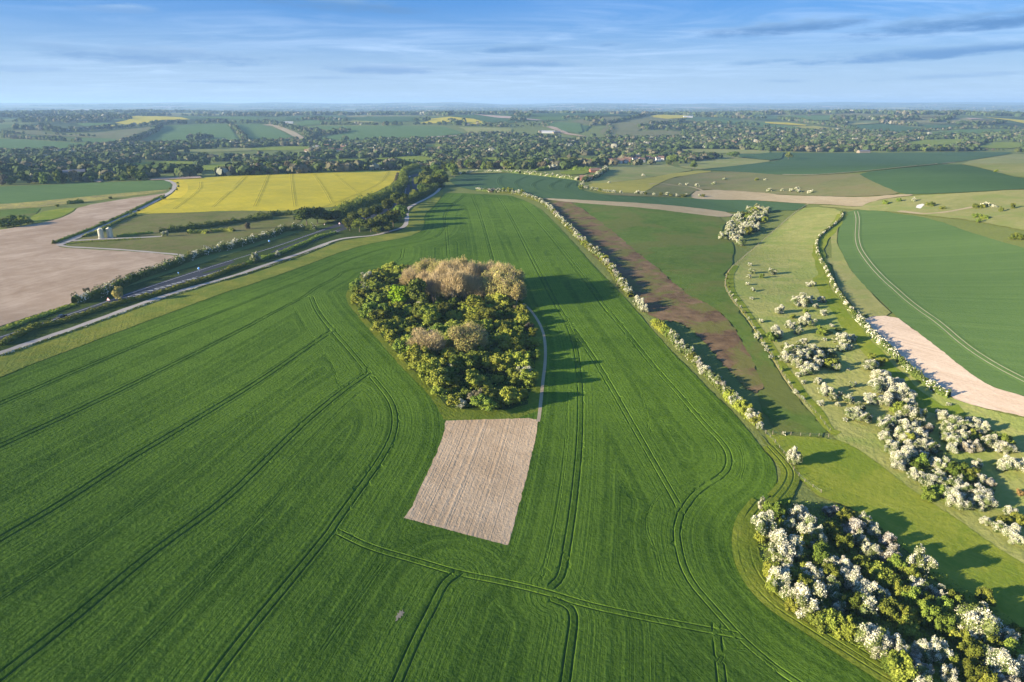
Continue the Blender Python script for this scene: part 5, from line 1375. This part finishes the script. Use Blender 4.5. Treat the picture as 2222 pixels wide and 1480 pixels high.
def far_mass(name, X, Y, W_, H_, B_, label, per):
    """tree crowns of a few leafy faces each, in one mesh"""
    n = len(X); rg = np.random.default_rng(5)
    d = rg.standard_normal((n, per, 3)); d /= np.linalg.norm(d, axis=2)[:, :, None]; d[:, :, 2] = np.where(d[:, :, 2] < -.5, -d[:, :, 2], d[:, :, 2])
    rad = .5 * (1 + rg.normal(0, .14, (n, per, 1)))
    P = d * rad * np.stack([W_, W_, H_ * .9], 1)[:, None]
    P[:, :, 0] += X[:, None]; P[:, :, 1] += Y[:, None]; P[:, :, 2] += (hgt(X, Y) + H_ * .5)[:, None]
    sz = np.repeat(W_ * 1.15 / math.sqrt(per), per)
    V, F = cards(P.reshape(-1, 3), d.reshape(-1, 3), sz, rg, align=.9)
    nz = wav(X, Y, 300, 2) * .22
    tint = np.clip(np.repeat(.3 + B_ * .3 + nz, per) + rg.normal(.05, .05, n * per), 0, 1)
    B2 = (B_ * 17.3) % 1.0; dusk = np.repeat(np.clip((B2 - .72 + nz) / .2, 0, .9), per)
    bl = np.repeat(((B_ * 41.7) % 1.0 > .975).astype(float) * .5, per)
    o = link(name, mesh_np(name, V, F, [M['far']], dict(tint=tint, dusk=dusk, bloom=bl)))
    return tag(o, label, 'woodland', None, 'stuff')


dist = np.hypot(TX, TY); nearm = dist < 2100
far_mass('valley_woodland', TX[nearm], TY[nearm], TW[nearm], TH_[nearm], TB[nearm], 'dense trees filling the valley around the villages', 27)
far_mass('far_woods', TX[~nearm], TY[~nearm], TW[~nearm], TH_[~nearm], TB[~nearm], 'distant woods and hedgerow trees on the hills', 20)
print('trees', len(TX), int((np.hypot(TX, TY) < 2100).sum()), 'plants', COUNT, 'simple', n_simple)
# ------------------------------------------------------------------ build the plants: labels from size, surroundings and place
MARKS = [(n, wline(sp, None)) for n, sp in [
    ('next to the slope fence', "K 180,20 110,90 75,150 80,230 130,310 230,420 300,530 400,680 500,860 600,1000 700,1100"),
    ('on the mown path side', "K 740,160 900,400 1100,650 1300,860 1450,1000 1600,1110 L 1750,160"),
    ('on the ride side', "L 900,420 1100,560 1300,720 1500,860 1700,980 2000,1200 2222,1330"),
    ('on the ride side', "L 640,830 900,900 1200,1050 1400,1300 M 1700,760 2000,1000 2222,1150"),
    ('on the wheat side', "M 300,170 290,400 400,650 600,880 900,1060 1290,1400"),
    ('on the bare plot side', "I 950,1330 1560,1330"), ('at the track side', "I 1540,500 1640,760 1640,1000 1600,1250"),
    ('at the field margin', "I 160,430 290,610 590,950 860,1230"), ('at the back', "I 200,335 410,238 815,220 1310,360")]]
byw = {}
for p in PLANTS: byw.setdefault((p['where'], p['k']), []).append(p)
for g_ in byw.values():
    ws = np.array([p['w'] * p['h'] for p in g_])
    if len(g_) > 3 and ws.max() > 1.35 * ws.min():
        a_, b_ = np.quantile(ws, [.33, .67])
        for p, v in zip(g_, ws): p['size'] = 'small' if v < a_ else ('large' if v > b_ else 'middling')
PX = np.array([(p['x'], p['y']) for p in PLANTS])
NEARK = {'young': 'by a young yellowish tree', 'gorse': 'beside orange broom', 'haw_grey': 'beside a greyish bush', 'bush_fresh': 'beside a yellow green bush', 'bush': 'beside a dark bush', 'haw': 'beside a white bush', 'tree': 'under a green tree',
         'bare': 'under bare trees', 'budding': 'under budding trees', 'haw_thin': 'beside a patchy bush', 'dusk': 'beside a dusky bush', 'lime': 'beside the lime tree', 'bare_round': 'by the round bare tree', 'budding_round': 'by the round budding tree'}
mark_d = np.stack([seg_dist(PX, [m]) for _, m in MARKS], 1)
for i, p in enumerate(PLANTS):
    if p['label']: continue
    ext = ''
    if p['where'] in (TH, SL, CO):
        j = int(mark_d[i].argmin())
        if mark_d[i, j] < 5.5: ext = MARKS[j][0]
    if not ext:
        d2 = ((PX - PX[i]) ** 2).sum(1); d2[i] = 1e9
        o_ = [k for k in np.argsort(d2)[:6] if PLANTS[k]['k'] != p['k'] and d2[k] < (p['w'] * 1.5) ** 2]
        if o_: ext = NEARK[PLANTS[o_[0]]['k']]
        elif d2.min() > (p['w'] * 2.2) ** 2: ext = 'standing apart'
    look = LOOK[p['k']].replace('hawthorn bush thick with white blossom', 'white blossomed hawthorn').replace('green hawthorn bush with scattered white blossom', 'green hawthorn flecked with blossom')
    look = look.replace('greyish hawthorn bush with faded blossom', 'greyish hawthorn with faded blossom')
    ws_ = [x for x in (p.get('size', ''), look, p['where'], ext) if x]
    if len(' '.join(ws_).split()) > 15: ws_ = ws_[:-1]
    p['lab'] = ' '.join(ws_)
haws = [p for p in PLANTS if p['k'].startswith('haw')]
haws.sort(key=lambda p: -p['w'] * p['h'] / (p['x'] ** 2 + p['y'] ** 2))
for p in haws[285:]: p['mass'] = True


mass_protos = []
for s_ in range(3):
    me = crown('tmp', 200 + s_, lobes_bush(200 + s_), 420, .065, M['leaf_haw'], (.7, .55, .6)[s_])
    n = len(me.polygons); v = np.zeros(len(me.vertices) * 3, np.float32); me.vertices.foreach_get('co', v)
    f = np.zeros(len(me.loops), np.int32); me.loops.foreach_get('vertex_index', f)
    t_ = np.zeros(n, np.float32); me.attributes['tint'].data.foreach_get('value', t_); bl_ = np.zeros(n, np.float32); me.attributes['bloom'].data.foreach_get('value', bl_)
    mass_protos.append((v.reshape(-1, 3), f.reshape(-1, 4), t_, bl_)); bpy.data.meshes.remove(me)
mv, mf, mt_, mb_, nb = [], [], [], [], 0
for p in PLANTS:
    if not p.get('mass'): continue
    v, f, t_, bl_ = mass_protos[random.randrange(3)]; a = random.uniform(0, 6.28); ca, sa = math.cos(a), math.sin(a)
    vv = np.column_stack([p['x'] + (v[:, 0] * ca - v[:, 1] * sa) * p['w'], p['y'] + (v[:, 0] * sa + v[:, 1] * ca) * p['w'], float(hgt(p['x'], p['y'])) + .25 + v[:, 2] * p['h']])
    mv.append(vv); mf.append(f + nb); nb += len(vv); mt_.append(t_); mb_.append(bl_)
if mv:
    tag(link('hawthorn_scrub', mesh_np('hawthorn_scrub', np.vstack(mv), np.vstack(mf), [M['leaf_haw']], dict(tint=np.concatenate(mt_), bloom=np.concatenate(mb_)))),
        'small distant hawthorn bushes flecked white over the hills', 'scrub', None, 'stuff')
for p in PLANTS:
    if p.get('mass'): continue
    v = random.choice(PROTO[p['k']]); k = p['k']
    e = bpy.data.objects.new(NAME[k], None); COL.objects.link(e); e.empty_display_size = .5
    e.location = (p['x'], p['y'], float(hgt(p['x'], p['y'])) + .3 - p['sink']); e.rotation_euler = (0, 0, random.uniform(0, 6.283)); e.scale = (p['w'], p['w'] * random.uniform(.85, 1.15), p['h'])
    for nm, me in (('crown', v[0]), ('trunk', v[1])):
        c = bpy.data.objects.new(nm, me); COL.objects.link(c); c.parent = e
    lab = p['label'] or p['lab']
    tag(e, lab, CAT[k], None if p['label'] else 'look-alikes: ' + lab)

# ------------------------------------------------------------------ silos, cars, signs, houses, fences
M['cream'] = plain_mat('cream_painted_steel', (.62, .58, .42), .5, .08, 1.5, 0, .4)
M['steel'] = plain_mat('galvanised_steel', (.4, .41, .42), .45, .1, 2, .6, .5)
M['concrete'] = plain_mat('concrete', (.42, .40, .36), .9, .15, 1)
M['wood'] = plain_mat('weathered_post', (.24, .20, .15), .9, .25, 4)
M['glass'] = plain_mat('dark_glass', (.02, .025, .03), .1, .1, 1, 0, .5)
M['rubber'] = plain_mat('tyre_rubber', (.02, .02, .02), .8, .1, 5)
M['render'] = plain_mat('white_render', (.7, .67, .6), .85, .08, .5)
M['brick'] = plain_mat('red_brick', (.30, .13, .085), .9, .2, 3)
M['tile'] = plain_mat('clay_tile', (.20, .125, .09), .85, .25, 2)
M['slate'] = plain_mat('slate_roof', (.14, .14, .15), .7, .2, 2)
M['sheeting'] = plain_mat('pale_roof_sheeting', (.42, .43, .44), .6, .08, .5)
M['car_black'] = plain_mat('black_car_paint', (.012, .013, .016), .25, .05, 1, 0, .5)
M['car_white'] = plain_mat('white_car_paint', (.75, .76, .77), .3, .04, 1, 0, .5)
M['car_grey'] = plain_mat('grey_car_paint', (.10, .11, .13), .3, .05, 1, .3, .5)
M['car_red'] = plain_mat('red_car_paint', (.35, .03, .025), .3, .05, 1, 0, .5)
M['sign_blue'] = plain_mat('blue_sign', (.02, .22, .62), .4, .03, 1)
M['sign_white'] = plain_mat('white_sign', (.8, .8, .8), .4, .03, 1)
M['sign_red'] = plain_mat('red_sign', (.6, .03, .03), .4, .03, 1)
M['dry'] = leaf_mat('dry_grass', (.22, .20, .075), (.38, .33, .15), (.5, .48, .38), var=.1)
M['flowers'] = leaf_mat('cow_parsley', (.12, .16, .03), (.22, .25, .06), (.62, .62, .52), var=.1)


def lathe(name, prof, mat, k=28, smoothf=True):
    t = np.linspace(0, 2 * math.pi, k, endpoint=False); n = len(prof)
    V = np.array([(r * math.cos(a), r * math.sin(a), z) for r, z in prof for a in t])
    i, j = np.meshgrid(np.arange(n - 1), np.arange(k), indexing='ij')
    F = np.stack([i * k + j, i * k + (j + 1) % k, (i + 1) * k + (j + 1) % k, (i + 1) * k + j], 2).reshape(-1, 4)
    return mesh_np(name, V, F, [mat], smoothf=smoothf)


def boxes(name, bs, mat):
    V, F, n = [], [], 0
    for (x0, x1, y0, y1, z0, z1) in bs:
        V.append(np.array([(x, y, z) for z in (z0, z1) for y in (y0, y1) for x in (x0, x1)], float)); F.append(hf + n); n += 8
    return mesh_np(name, np.vstack(V), np.vstack(F), [mat])


def empty(name, x, y, rot=0, z=None):
    e = bpy.data.objects.new(name, None); COL.objects.link(e); e.empty_display_size = 1
    e.location = (x, y, float(hgt(x, y)) + .3 if z is None else z); e.rotation_euler = (0, 0, rot)
    return e


hf = np.array([[0, 2, 3, 1], [4, 5, 7, 6], [0, 1, 5, 4], [2, 6, 7, 3], [0, 4, 6, 2], [1, 3, 7, 5]])
r_ = 1.75
shell = [(r_ * .98, .25)] + [(r_ + (.03 if i % 2 else 0), .25 + i * .28) for i in range(22)] + [(r_ + .05, 6.35)]
cap = [(r_ + .12, 6.3), (r_ + .1, 6.42), (.5, 7.15), (.42, 7.4), (0, 7.42)]
me_shell, me_cap = lathe('shell', shell, M['cream']), lathe('roof', cap, M['cream'])
me_foot = lathe('base_slab', [(0, -.6), (2.3, -.6), (2.3, .22), (2.2, .27), (0, .27)], M['concrete'])
me_lad = boxes('ladder', [(-.26, -.2, -r_ - .28, -r_ - .2, .3, 6.9), (.2, .26, -r_ - .28, -r_ - .2, .3, 6.9)] + [(-.2, .2, -r_ - .27, -r_ - .22, .5 + i * .4, .55 + i * .4) for i in range(16)], M['steel'])
me_pipe = tubes_mesh('filling_pipe', [((r_ + .25, 0, .4), (r_ + .25, 0, 6.7), .12, .12), ((r_ + .25, 0, 6.7), (.6, 0, 7.25), .12, .12)], M['cream'], 8)
me_hat = boxes('hatch', [(-.45, .45, -r_ - .1, -r_ + .05, .6, 1.6)], M['steel'])
for bx, by, lab in [(672, 768, 'cream feed silo at the track end of the pair'), (777, 758, 'cream feed silo nearer the spur hedge')]:
    x, y = px2w(zz('V %d,%d' % (bx, by)))[0]; e = empty('feed_silo', x, y, random.uniform(-.4, .4)); tag(e, lab, 'silo', 'pair of cream silos')
    for nm, me in (('shell', me_shell), ('roof', me_cap), ('base_slab', me_foot), ('ladder', me_lad), ('filling_pipe', me_pipe), ('hatch', me_hat)): link(nm, me, e)

# cars
prof = np.array([(-2.1, .35), (-2.15, .62), (-2.05, .86), (-1.25, .95), (-.55, 1.42), (.9, 1.45), (1.55, 1.0), (2.1, .92), (2.18, .6), (2.1, .33)])


def extrude(name, pr, w0, w1, mat):
    n = len(pr); top = pr[:, 1] > .98
    V = np.vstack([np.column_stack([pr[:, 0], np.where(top, -w1, -w0), pr[:, 1]]), np.column_stack([pr[:, 0], np.where(top, w1, w0), pr[:, 1]])])
    j = np.arange(n)
    return mesh_np(name, V, [np.stack([j, (j + 1) % n, n + (j + 1) % n, n + j], 1), np.arange(n)[None, ::-1], (n + np.arange(n))[None]], [mat])


car_b = {k: extrude('body', prof, .88, .68, M[k]) for k in ('car_black', 'car_white', 'car_grey', 'car_red')}
gl = np.array([(-1.12, 1.0), (-.55, 1.36), (.85, 1.38), (1.35, 1.02)])
me_gl = mesh_np('windows', np.vstack([np.column_stack([gl[:, 0], np.full(4, s_ * (.82 - .12)) + s_ * np.array([.1, -.0, -.0, .1]), gl[:, 1]]) for s_ in (-1, 1)] +
                [np.array([(-1.2, -.72, 1.0), (-1.2, .72, 1.0), (-.62, .62, 1.4), (-.62, -.62, 1.4), (1.5, .7, 1.06), (1.5, -.7, 1.06), (.98, -.62, 1.42), (.98, .62, 1.42)])]),
                np.array([[0, 1, 2, 3], [7, 6, 5, 4], [8, 9, 10, 11], [12, 13, 14, 15]]), [M['glass']])
me_wh = mesh_np('wheel', *[(lambda k: (np.array([(.32 * math.cos(t), s_, .32 * math.sin(t)) for s_ in (-.11, .11) for t in np.linspace(0, 6.283, k, endpoint=False)]),
                           [np.stack([np.arange(k), (np.arange(k) + 1) % k, k + (np.arange(k) + 1) % k, k + np.arange(k)], 1), np.arange(k)[None], (k + np.arange(k))[None, ::-1]]))(14)][0], [M['rubber']])
me_light = boxes('headlight', [(-2.17, -2.1, -.1, .1, .66, .78)], M['sign_white'])
for sp, sp2, c, lab in [('Q 498,332', 'Q 560,310', 'car_black', 'black hatchback on the single part of the main road'), ('F 1507,262', 'F 1500,230', 'car_white', 'white van on the right carriageway below the trees'), ('F 1440,165', 'F 1425,200', 'car_white', 'white car where the road drops away'),
                        ('F 1422,240', 'F 1425,200', 'car_grey', 'grey car on the left carriageway by the dark hedge'), ('F 1408,305', 'F 1420,260', 'car_grey', 'second grey car on the left carriageway'), ('F 1488,195', 'F 1480,170', 'car_red', 'red car on the right carriageway')]:
    a, b = px2w(zz(sp), LI_ROAD)[0], px2w(zz(sp2), LI_ROAD)[0]
    e = empty('car', a[0], a[1], math.atan2(b[1] - a[1], b[0] - a[0]) + math.pi, float(hgt(*a)) + float(lift_of(LI_M + 1, np.hypot(*a))))
    if 'van' in lab: e.scale = (1.1, 1.1, 1.35)
    tag(e, lab, 'car'); link('body', car_b[c], e); link('windows', me_gl, e)
    for wx in (-1.35, 1.3):
        for wy in (-.8, .8): link('wheel', me_wh, e, (wx, wy, .32))
    for wy in (-.6, .6): link('headlight', me_light, e, (0, wy, 0))

# road signs
me_post = lathe('post', [(.05, -.3), (.05, 2.6)], M['steel'], 8)
me_disc = lathe('panel', [(0, -.02), (.62, -.02), (.62, .02), (0, .02)], M['sign_blue'], 24)
me_ring = lathe('rim', [(.62, -.025), (.68, -.025), (.68, .025), (.62, .025)], M['sign_white'], 24)
tri = np.array([(math.cos(a) * .75, math.sin(a) * .75) for a in (math.pi / 2, math.pi * 7 / 6, math.pi * 11 / 6)])


def tri_mesh(nm, sc_, dz_, mat):
    V = np.vstack([np.column_stack([tri * sc_, np.full(3, -dz_)]), np.column_stack([tri * sc_, np.full(3, dz_)])])
    return mesh_np(nm, V, [np.array([[2, 1, 0], [3, 4, 5]]), np.array([[0, 1, 4, 3], [1, 2, 5, 4], [2, 0, 3, 5]])], [mat])


me_tri, me_tri2 = tri_mesh('panel', 1.4, .02, M['sign_red']), tri_mesh('face', 1.15, .03, M['sign_white'])
for sp, kind, lab in [('E 1602,858', 'd', 'blue round keep left sign where the carriageways split'), ('E 2165,632', 'd', 'blue round sign below the blossoming hedge'), ('Q 878,225', 't', 'white triangular warning sign on the road bank'), ('F 878,562', 't', 'white triangular warning sign beside the roadside trees'),
                      ('E 1437,882', 'd', 'small blue sign under the blossoming hedge'), ('F 757,560', 't', 'small triangular sign past the big roadside tree')]:
    x, y = px2w(zz(sp))[0]; e = empty('road_sign', x, y, math.atan2(-x, y) * -1 * 0); tag(e, lab, 'sign'); link('post', me_post, e)
    for me in ((me_disc, me_ring) if kind == 'd' else (me_tri, me_tri2)):
        o = link('panel' if me in (me_disc, me_tri) else 'rim', me, e, (0, -.08, 2.2)); o.rotation_euler = (math.pi / 2, 0, 0)
    if lab.startswith('small'): e.scale = (.6, .6, .6)

# houses
def gable(L_, W_, H_, R_, wallm, roofm):
    V = np.array([(x, y, z) for x in (-L_ / 2, L_ / 2) for y, z in ((-W_ / 2, -1), (W_ / 2, -1), (W_ / 2, H_), (0, H_ + R_), (-W_ / 2, H_))], float)
    w_ = mesh_np('wall', V, [np.array([[0, 1, 2, 3, 4][::-1], [5, 6, 7, 8, 9]]), np.array([[0, 4, 9, 5], [1, 6, 7, 2]])], [M[wallm]])
    o_ = .4; th = .18; a = R_ / (W_ / 2); e_ = W_ / 2 + o_
    pr = [(-e_, H_ - o_ * a), (0, H_ + R_), (e_, H_ - o_ * a), (e_, H_ - o_ * a + th), (0, H_ + R_ + th), (-e_, H_ - o_ * a + th)]
    V2 = np.array([(x, y, z + .01) for x in (-L_ / 2 - o_, L_ / 2 + o_) for y, z in pr]); j = np.arange(6)
    r2 = mesh_np('roof', V2, [np.stack([j, (j + 1) % 6, 6 + (j + 1) % 6, 6 + j], 1), np.array([[0, 1, 4, 5], [1, 2, 3, 4]]), np.array([[6, 11, 10, 7], [7, 10, 9, 8]])], [M[roofm]])
    ch = boxes('chimney', [(-L_ / 2 + .3, -L_ / 2 + 1.1, -.4, .4, H_ + R_ - .9, H_ + R_ + 1.2)], M['brick'])
    wn = boxes('window', [(-.55, .55, -.06, .06, -.6, .6)], M['glass'])
    return w_, r2, ch, wn, (L_, W_, H_)


HT = [gable(11, 7, 5, 3.2, 'render', 'tile'), gable(9, 7, 5, 3, 'render', 'slate'), gable(12, 7.5, 5, 3.4, 'brick', 'tile'), gable(14, 8, 5.2, 3.2, 'render', 'tile')]
SHED = [gable(46, 16, 5, 3, 'sheeting', 'sheeting'), gable(26, 13, 4.5, 2.6, 'wood', 'slate'), gable(15, 8, 3.0, 2.6, 'brick', 'tile')]
HOUSES = []


def house(sp, t, where, group, rot=None, name='house', cat='house', sheds=False, label=None):
    x, y = px2w(zz(sp))[0]; w_, r2, ch, wn, (L_, W_, H_) = (SHED if sheds else HT)[t]
    e = empty(name, x, y, random.uniform(-.5, .5) if rot is None else rot)
    link('wall', w_, e); rf = link('roof', r2, e)
    if not sheds:
        link('chimney', ch, rf)
        for wx in (-L_ * .28, L_ * .28):
            for wz in (1.4, 3.9): link('window', wn, e, (wx, -W_ / 2 - .02, wz))
    tag(e, label or ('%s house with %s roof ' % (('white', 'compact white', 'red brick', 'long white')[t], ('clay tile', 'slate', 'clay tile', 'clay tile')[t]) + where), cat, group + ' kind %d' % t if group else None)
    HOUSES.append((x, y, L_))


VG = 'on the village edge above the sheep pasture'
for i, (x, y) in enumerate([(645, 608), (688, 613), (788, 602), (832, 604), (865, 606), (905, 606), (960, 602), (1000, 600), (1075, 592), (1140, 594), (1185, 577), (1225, 587), (1275, 585), (1302, 577), (815, 595), (1020, 590), (940, 604), (1110, 588)]):
    house('C %d,%d' % (x, y), (0, 3, 1, 0, 3, 0, 2, 0, 1, 0, 3, 0, 1, 0, 0, 2, 3, 0)[i], VG, 'village edge houses', random.uniform(-.25, .45))
V2 = 'half hidden by the valley trees'
for i, sp in enumerate(['C 905,446', 'C 960,441', 'C 1010,436', 'C 1972,418', 'C 1900,437', 'C 1860,434', 'C 1920,447', 'B 500,517', 'B 530,507', 'B 580,478', 'B 660,472', 'B 770,512', 'B 800,483', 'B 835,473', 'B 700,502', 'B 1168,648', 'D 375,405']):
    house(sp, i % 4, V2, 'houses among the valley trees')
for sp, t, rot, nm, lab in [('B 330,266', 0, .1, 'barn', 'long white roofed barn on the far slope'), ('C 300,342', 1, .2, 'barn', 'dark farm shed west of the valley wood'), ('C 350,347', 0, -.1, 'barn', 'pale farm shed below the pink field'), ('C 420,350', 1, .3, 'barn', 'dark farm shed at the end of the farmyard'),
                            ('C 1530,216', 0, 0, 'barn', 'white barn beside the far rapeseed'), ('D 380,210', 2, .2, 'barn', 'red gabled barn on the far crest'), ('D 842,524', 1, .1, 'barn', 'low barn standing in the crest field'), ('C 745,680', 2, .2, 'farmhouse', 'red roofed farm building inside the paddock hedge'),
                            ('C 668,745', 2, -.1, 'farmhouse', 'long red roofed building at the dark field edge'), ('A 645,715', 1, .5, 'barn', 'dark roofed barn among the near valley trees'), ('C 780,672', 2, .9, 'farmhouse', 'smaller red roofed building in the paddock')]:
    house(sp, t, '', None, rot, nm, 'building', True, lab)


# fences with wooden posts
def fence(spec, gap, label):
    ln = wline(spec, None, 2, 5); seg = np.hypot(*np.diff(ln, axis=0).T); cum = np.concatenate([[0], np.cumsum(seg)])
    ts = np.arange(0, cum[-1], gap); X = np.interp(ts, cum, ln[:, 0]); Y = np.interp(ts, cum, ln[:, 1]); Z = hgt(X, Y)
    Z = Z + .3
    e = empty('fence', X[0], Y[0], 0, float(Z[0])); tag(e, label, 'fence')
    for x, y, z in zip(X, Y, Z):
        o = link('post', me_fp, e, (x - X[0] + random.gauss(0, .1), y - Y[0], z - Z[0])); o.rotation_euler = (random.gauss(0, .04), random.gauss(0, .04), random.uniform(0, 3)); o.scale = (1, 1, random.uniform(.85, 1.1))
    sg = []
    for k in (.45, .8, 1.1):
        for i in range(len(X) - 1): sg.append(((X[i] - X[0], Y[i] - Y[0], Z[i] - Z[0] + k), (X[i + 1] - X[0], Y[i + 1] - Y[0], Z[i + 1] - Z[0] + k), .012, .012))
    link('wire', tubes_mesh('wire', sg, M['steel'], 3), e)


me_fp = lathe('post', [(.085, -.3), (.08, 1.3), (0, 1.36)], M['wood'], 6)
fence("H 545,445 430,520 300,640 150,770 0,900 K 110,90 78,150 80,230 130,310 230,420 300,530 400,680 500,860 600,1000 720,1110 L 740,350", 3.4, 'post and wire fence along the foot of the scrub slope')
fence("J 1850,1225 1950,1330 2050,1440 L 440,640 560,740 700,830", 2.8, 'post and wire fence at the end of the hawthorn hedge')
fence("L 270,335 400,345 550,352 740,358", 3.0, 'short fence across the olive grass')


def tall_grass(spec, wd, ht, mat, bloom, label, name='tall_grass', dens=46, size=.2):
    o = hedge(spec, wd, ht, mat, bloom, label, size, dens, 2, name); o['kind'] = 'stuff'; o['category'] = 'grass'
    return o


tall_grass("K 110,90 76,150 78,230 128,310 228,420 298,530 398,680 498,860 598,1000 715,1110", .9, .3, 'dry', .04, 'dry grass under the slope fence', dens=9, size=.14)
tall_grass("Q 0,648 300,545 600,440 900,332 1200,222 1500,125 1900,5 F 100,955 300,892 600,792 820,695", 1.4, .45, 'flowers', .25, 'white cow parsley lining the farm track', 'cow_parsley', 30)
# ------------------------------------------------------------------ haze
hx = 34000.0; zt = max(float(gv[:, 2].max()), CAMH) + 22.0; zb = gmin - 1.0
hv = np.array([(x, y, z) for z in (zb, zt) for y in (-hx, hx) for x in (-hx, hx)], float)
hf = np.array([[0, 2, 3, 1], [4, 5, 7, 6], [0, 1, 5, 4], [2, 6, 7, 3], [0, 4, 6, 2], [1, 3, 7, 5]])
hm = bpy.data.materials.new('haze'); hm.use_nodes = True; hn = hm.node_tree
hn.nodes.remove(hn.nodes['Principled BSDF'])
pv = hn.nodes.new('ShaderNodeVolumePrincipled'); pv.inputs['Color'].default_value = (.42, .67, 1.0, 1)
pv.inputs['Density'].default_value = 8.0e-5; pv.inputs['Anisotropy'].default_value = 0.1
hn.links.new(pv.outputs[0], hn.nodes['Material Output'].inputs['Volume'])
tag(link('haze', mesh_np('haze', hv, hf, [hm])), 'thin blue haze over the whole landscape', kind='stuff')
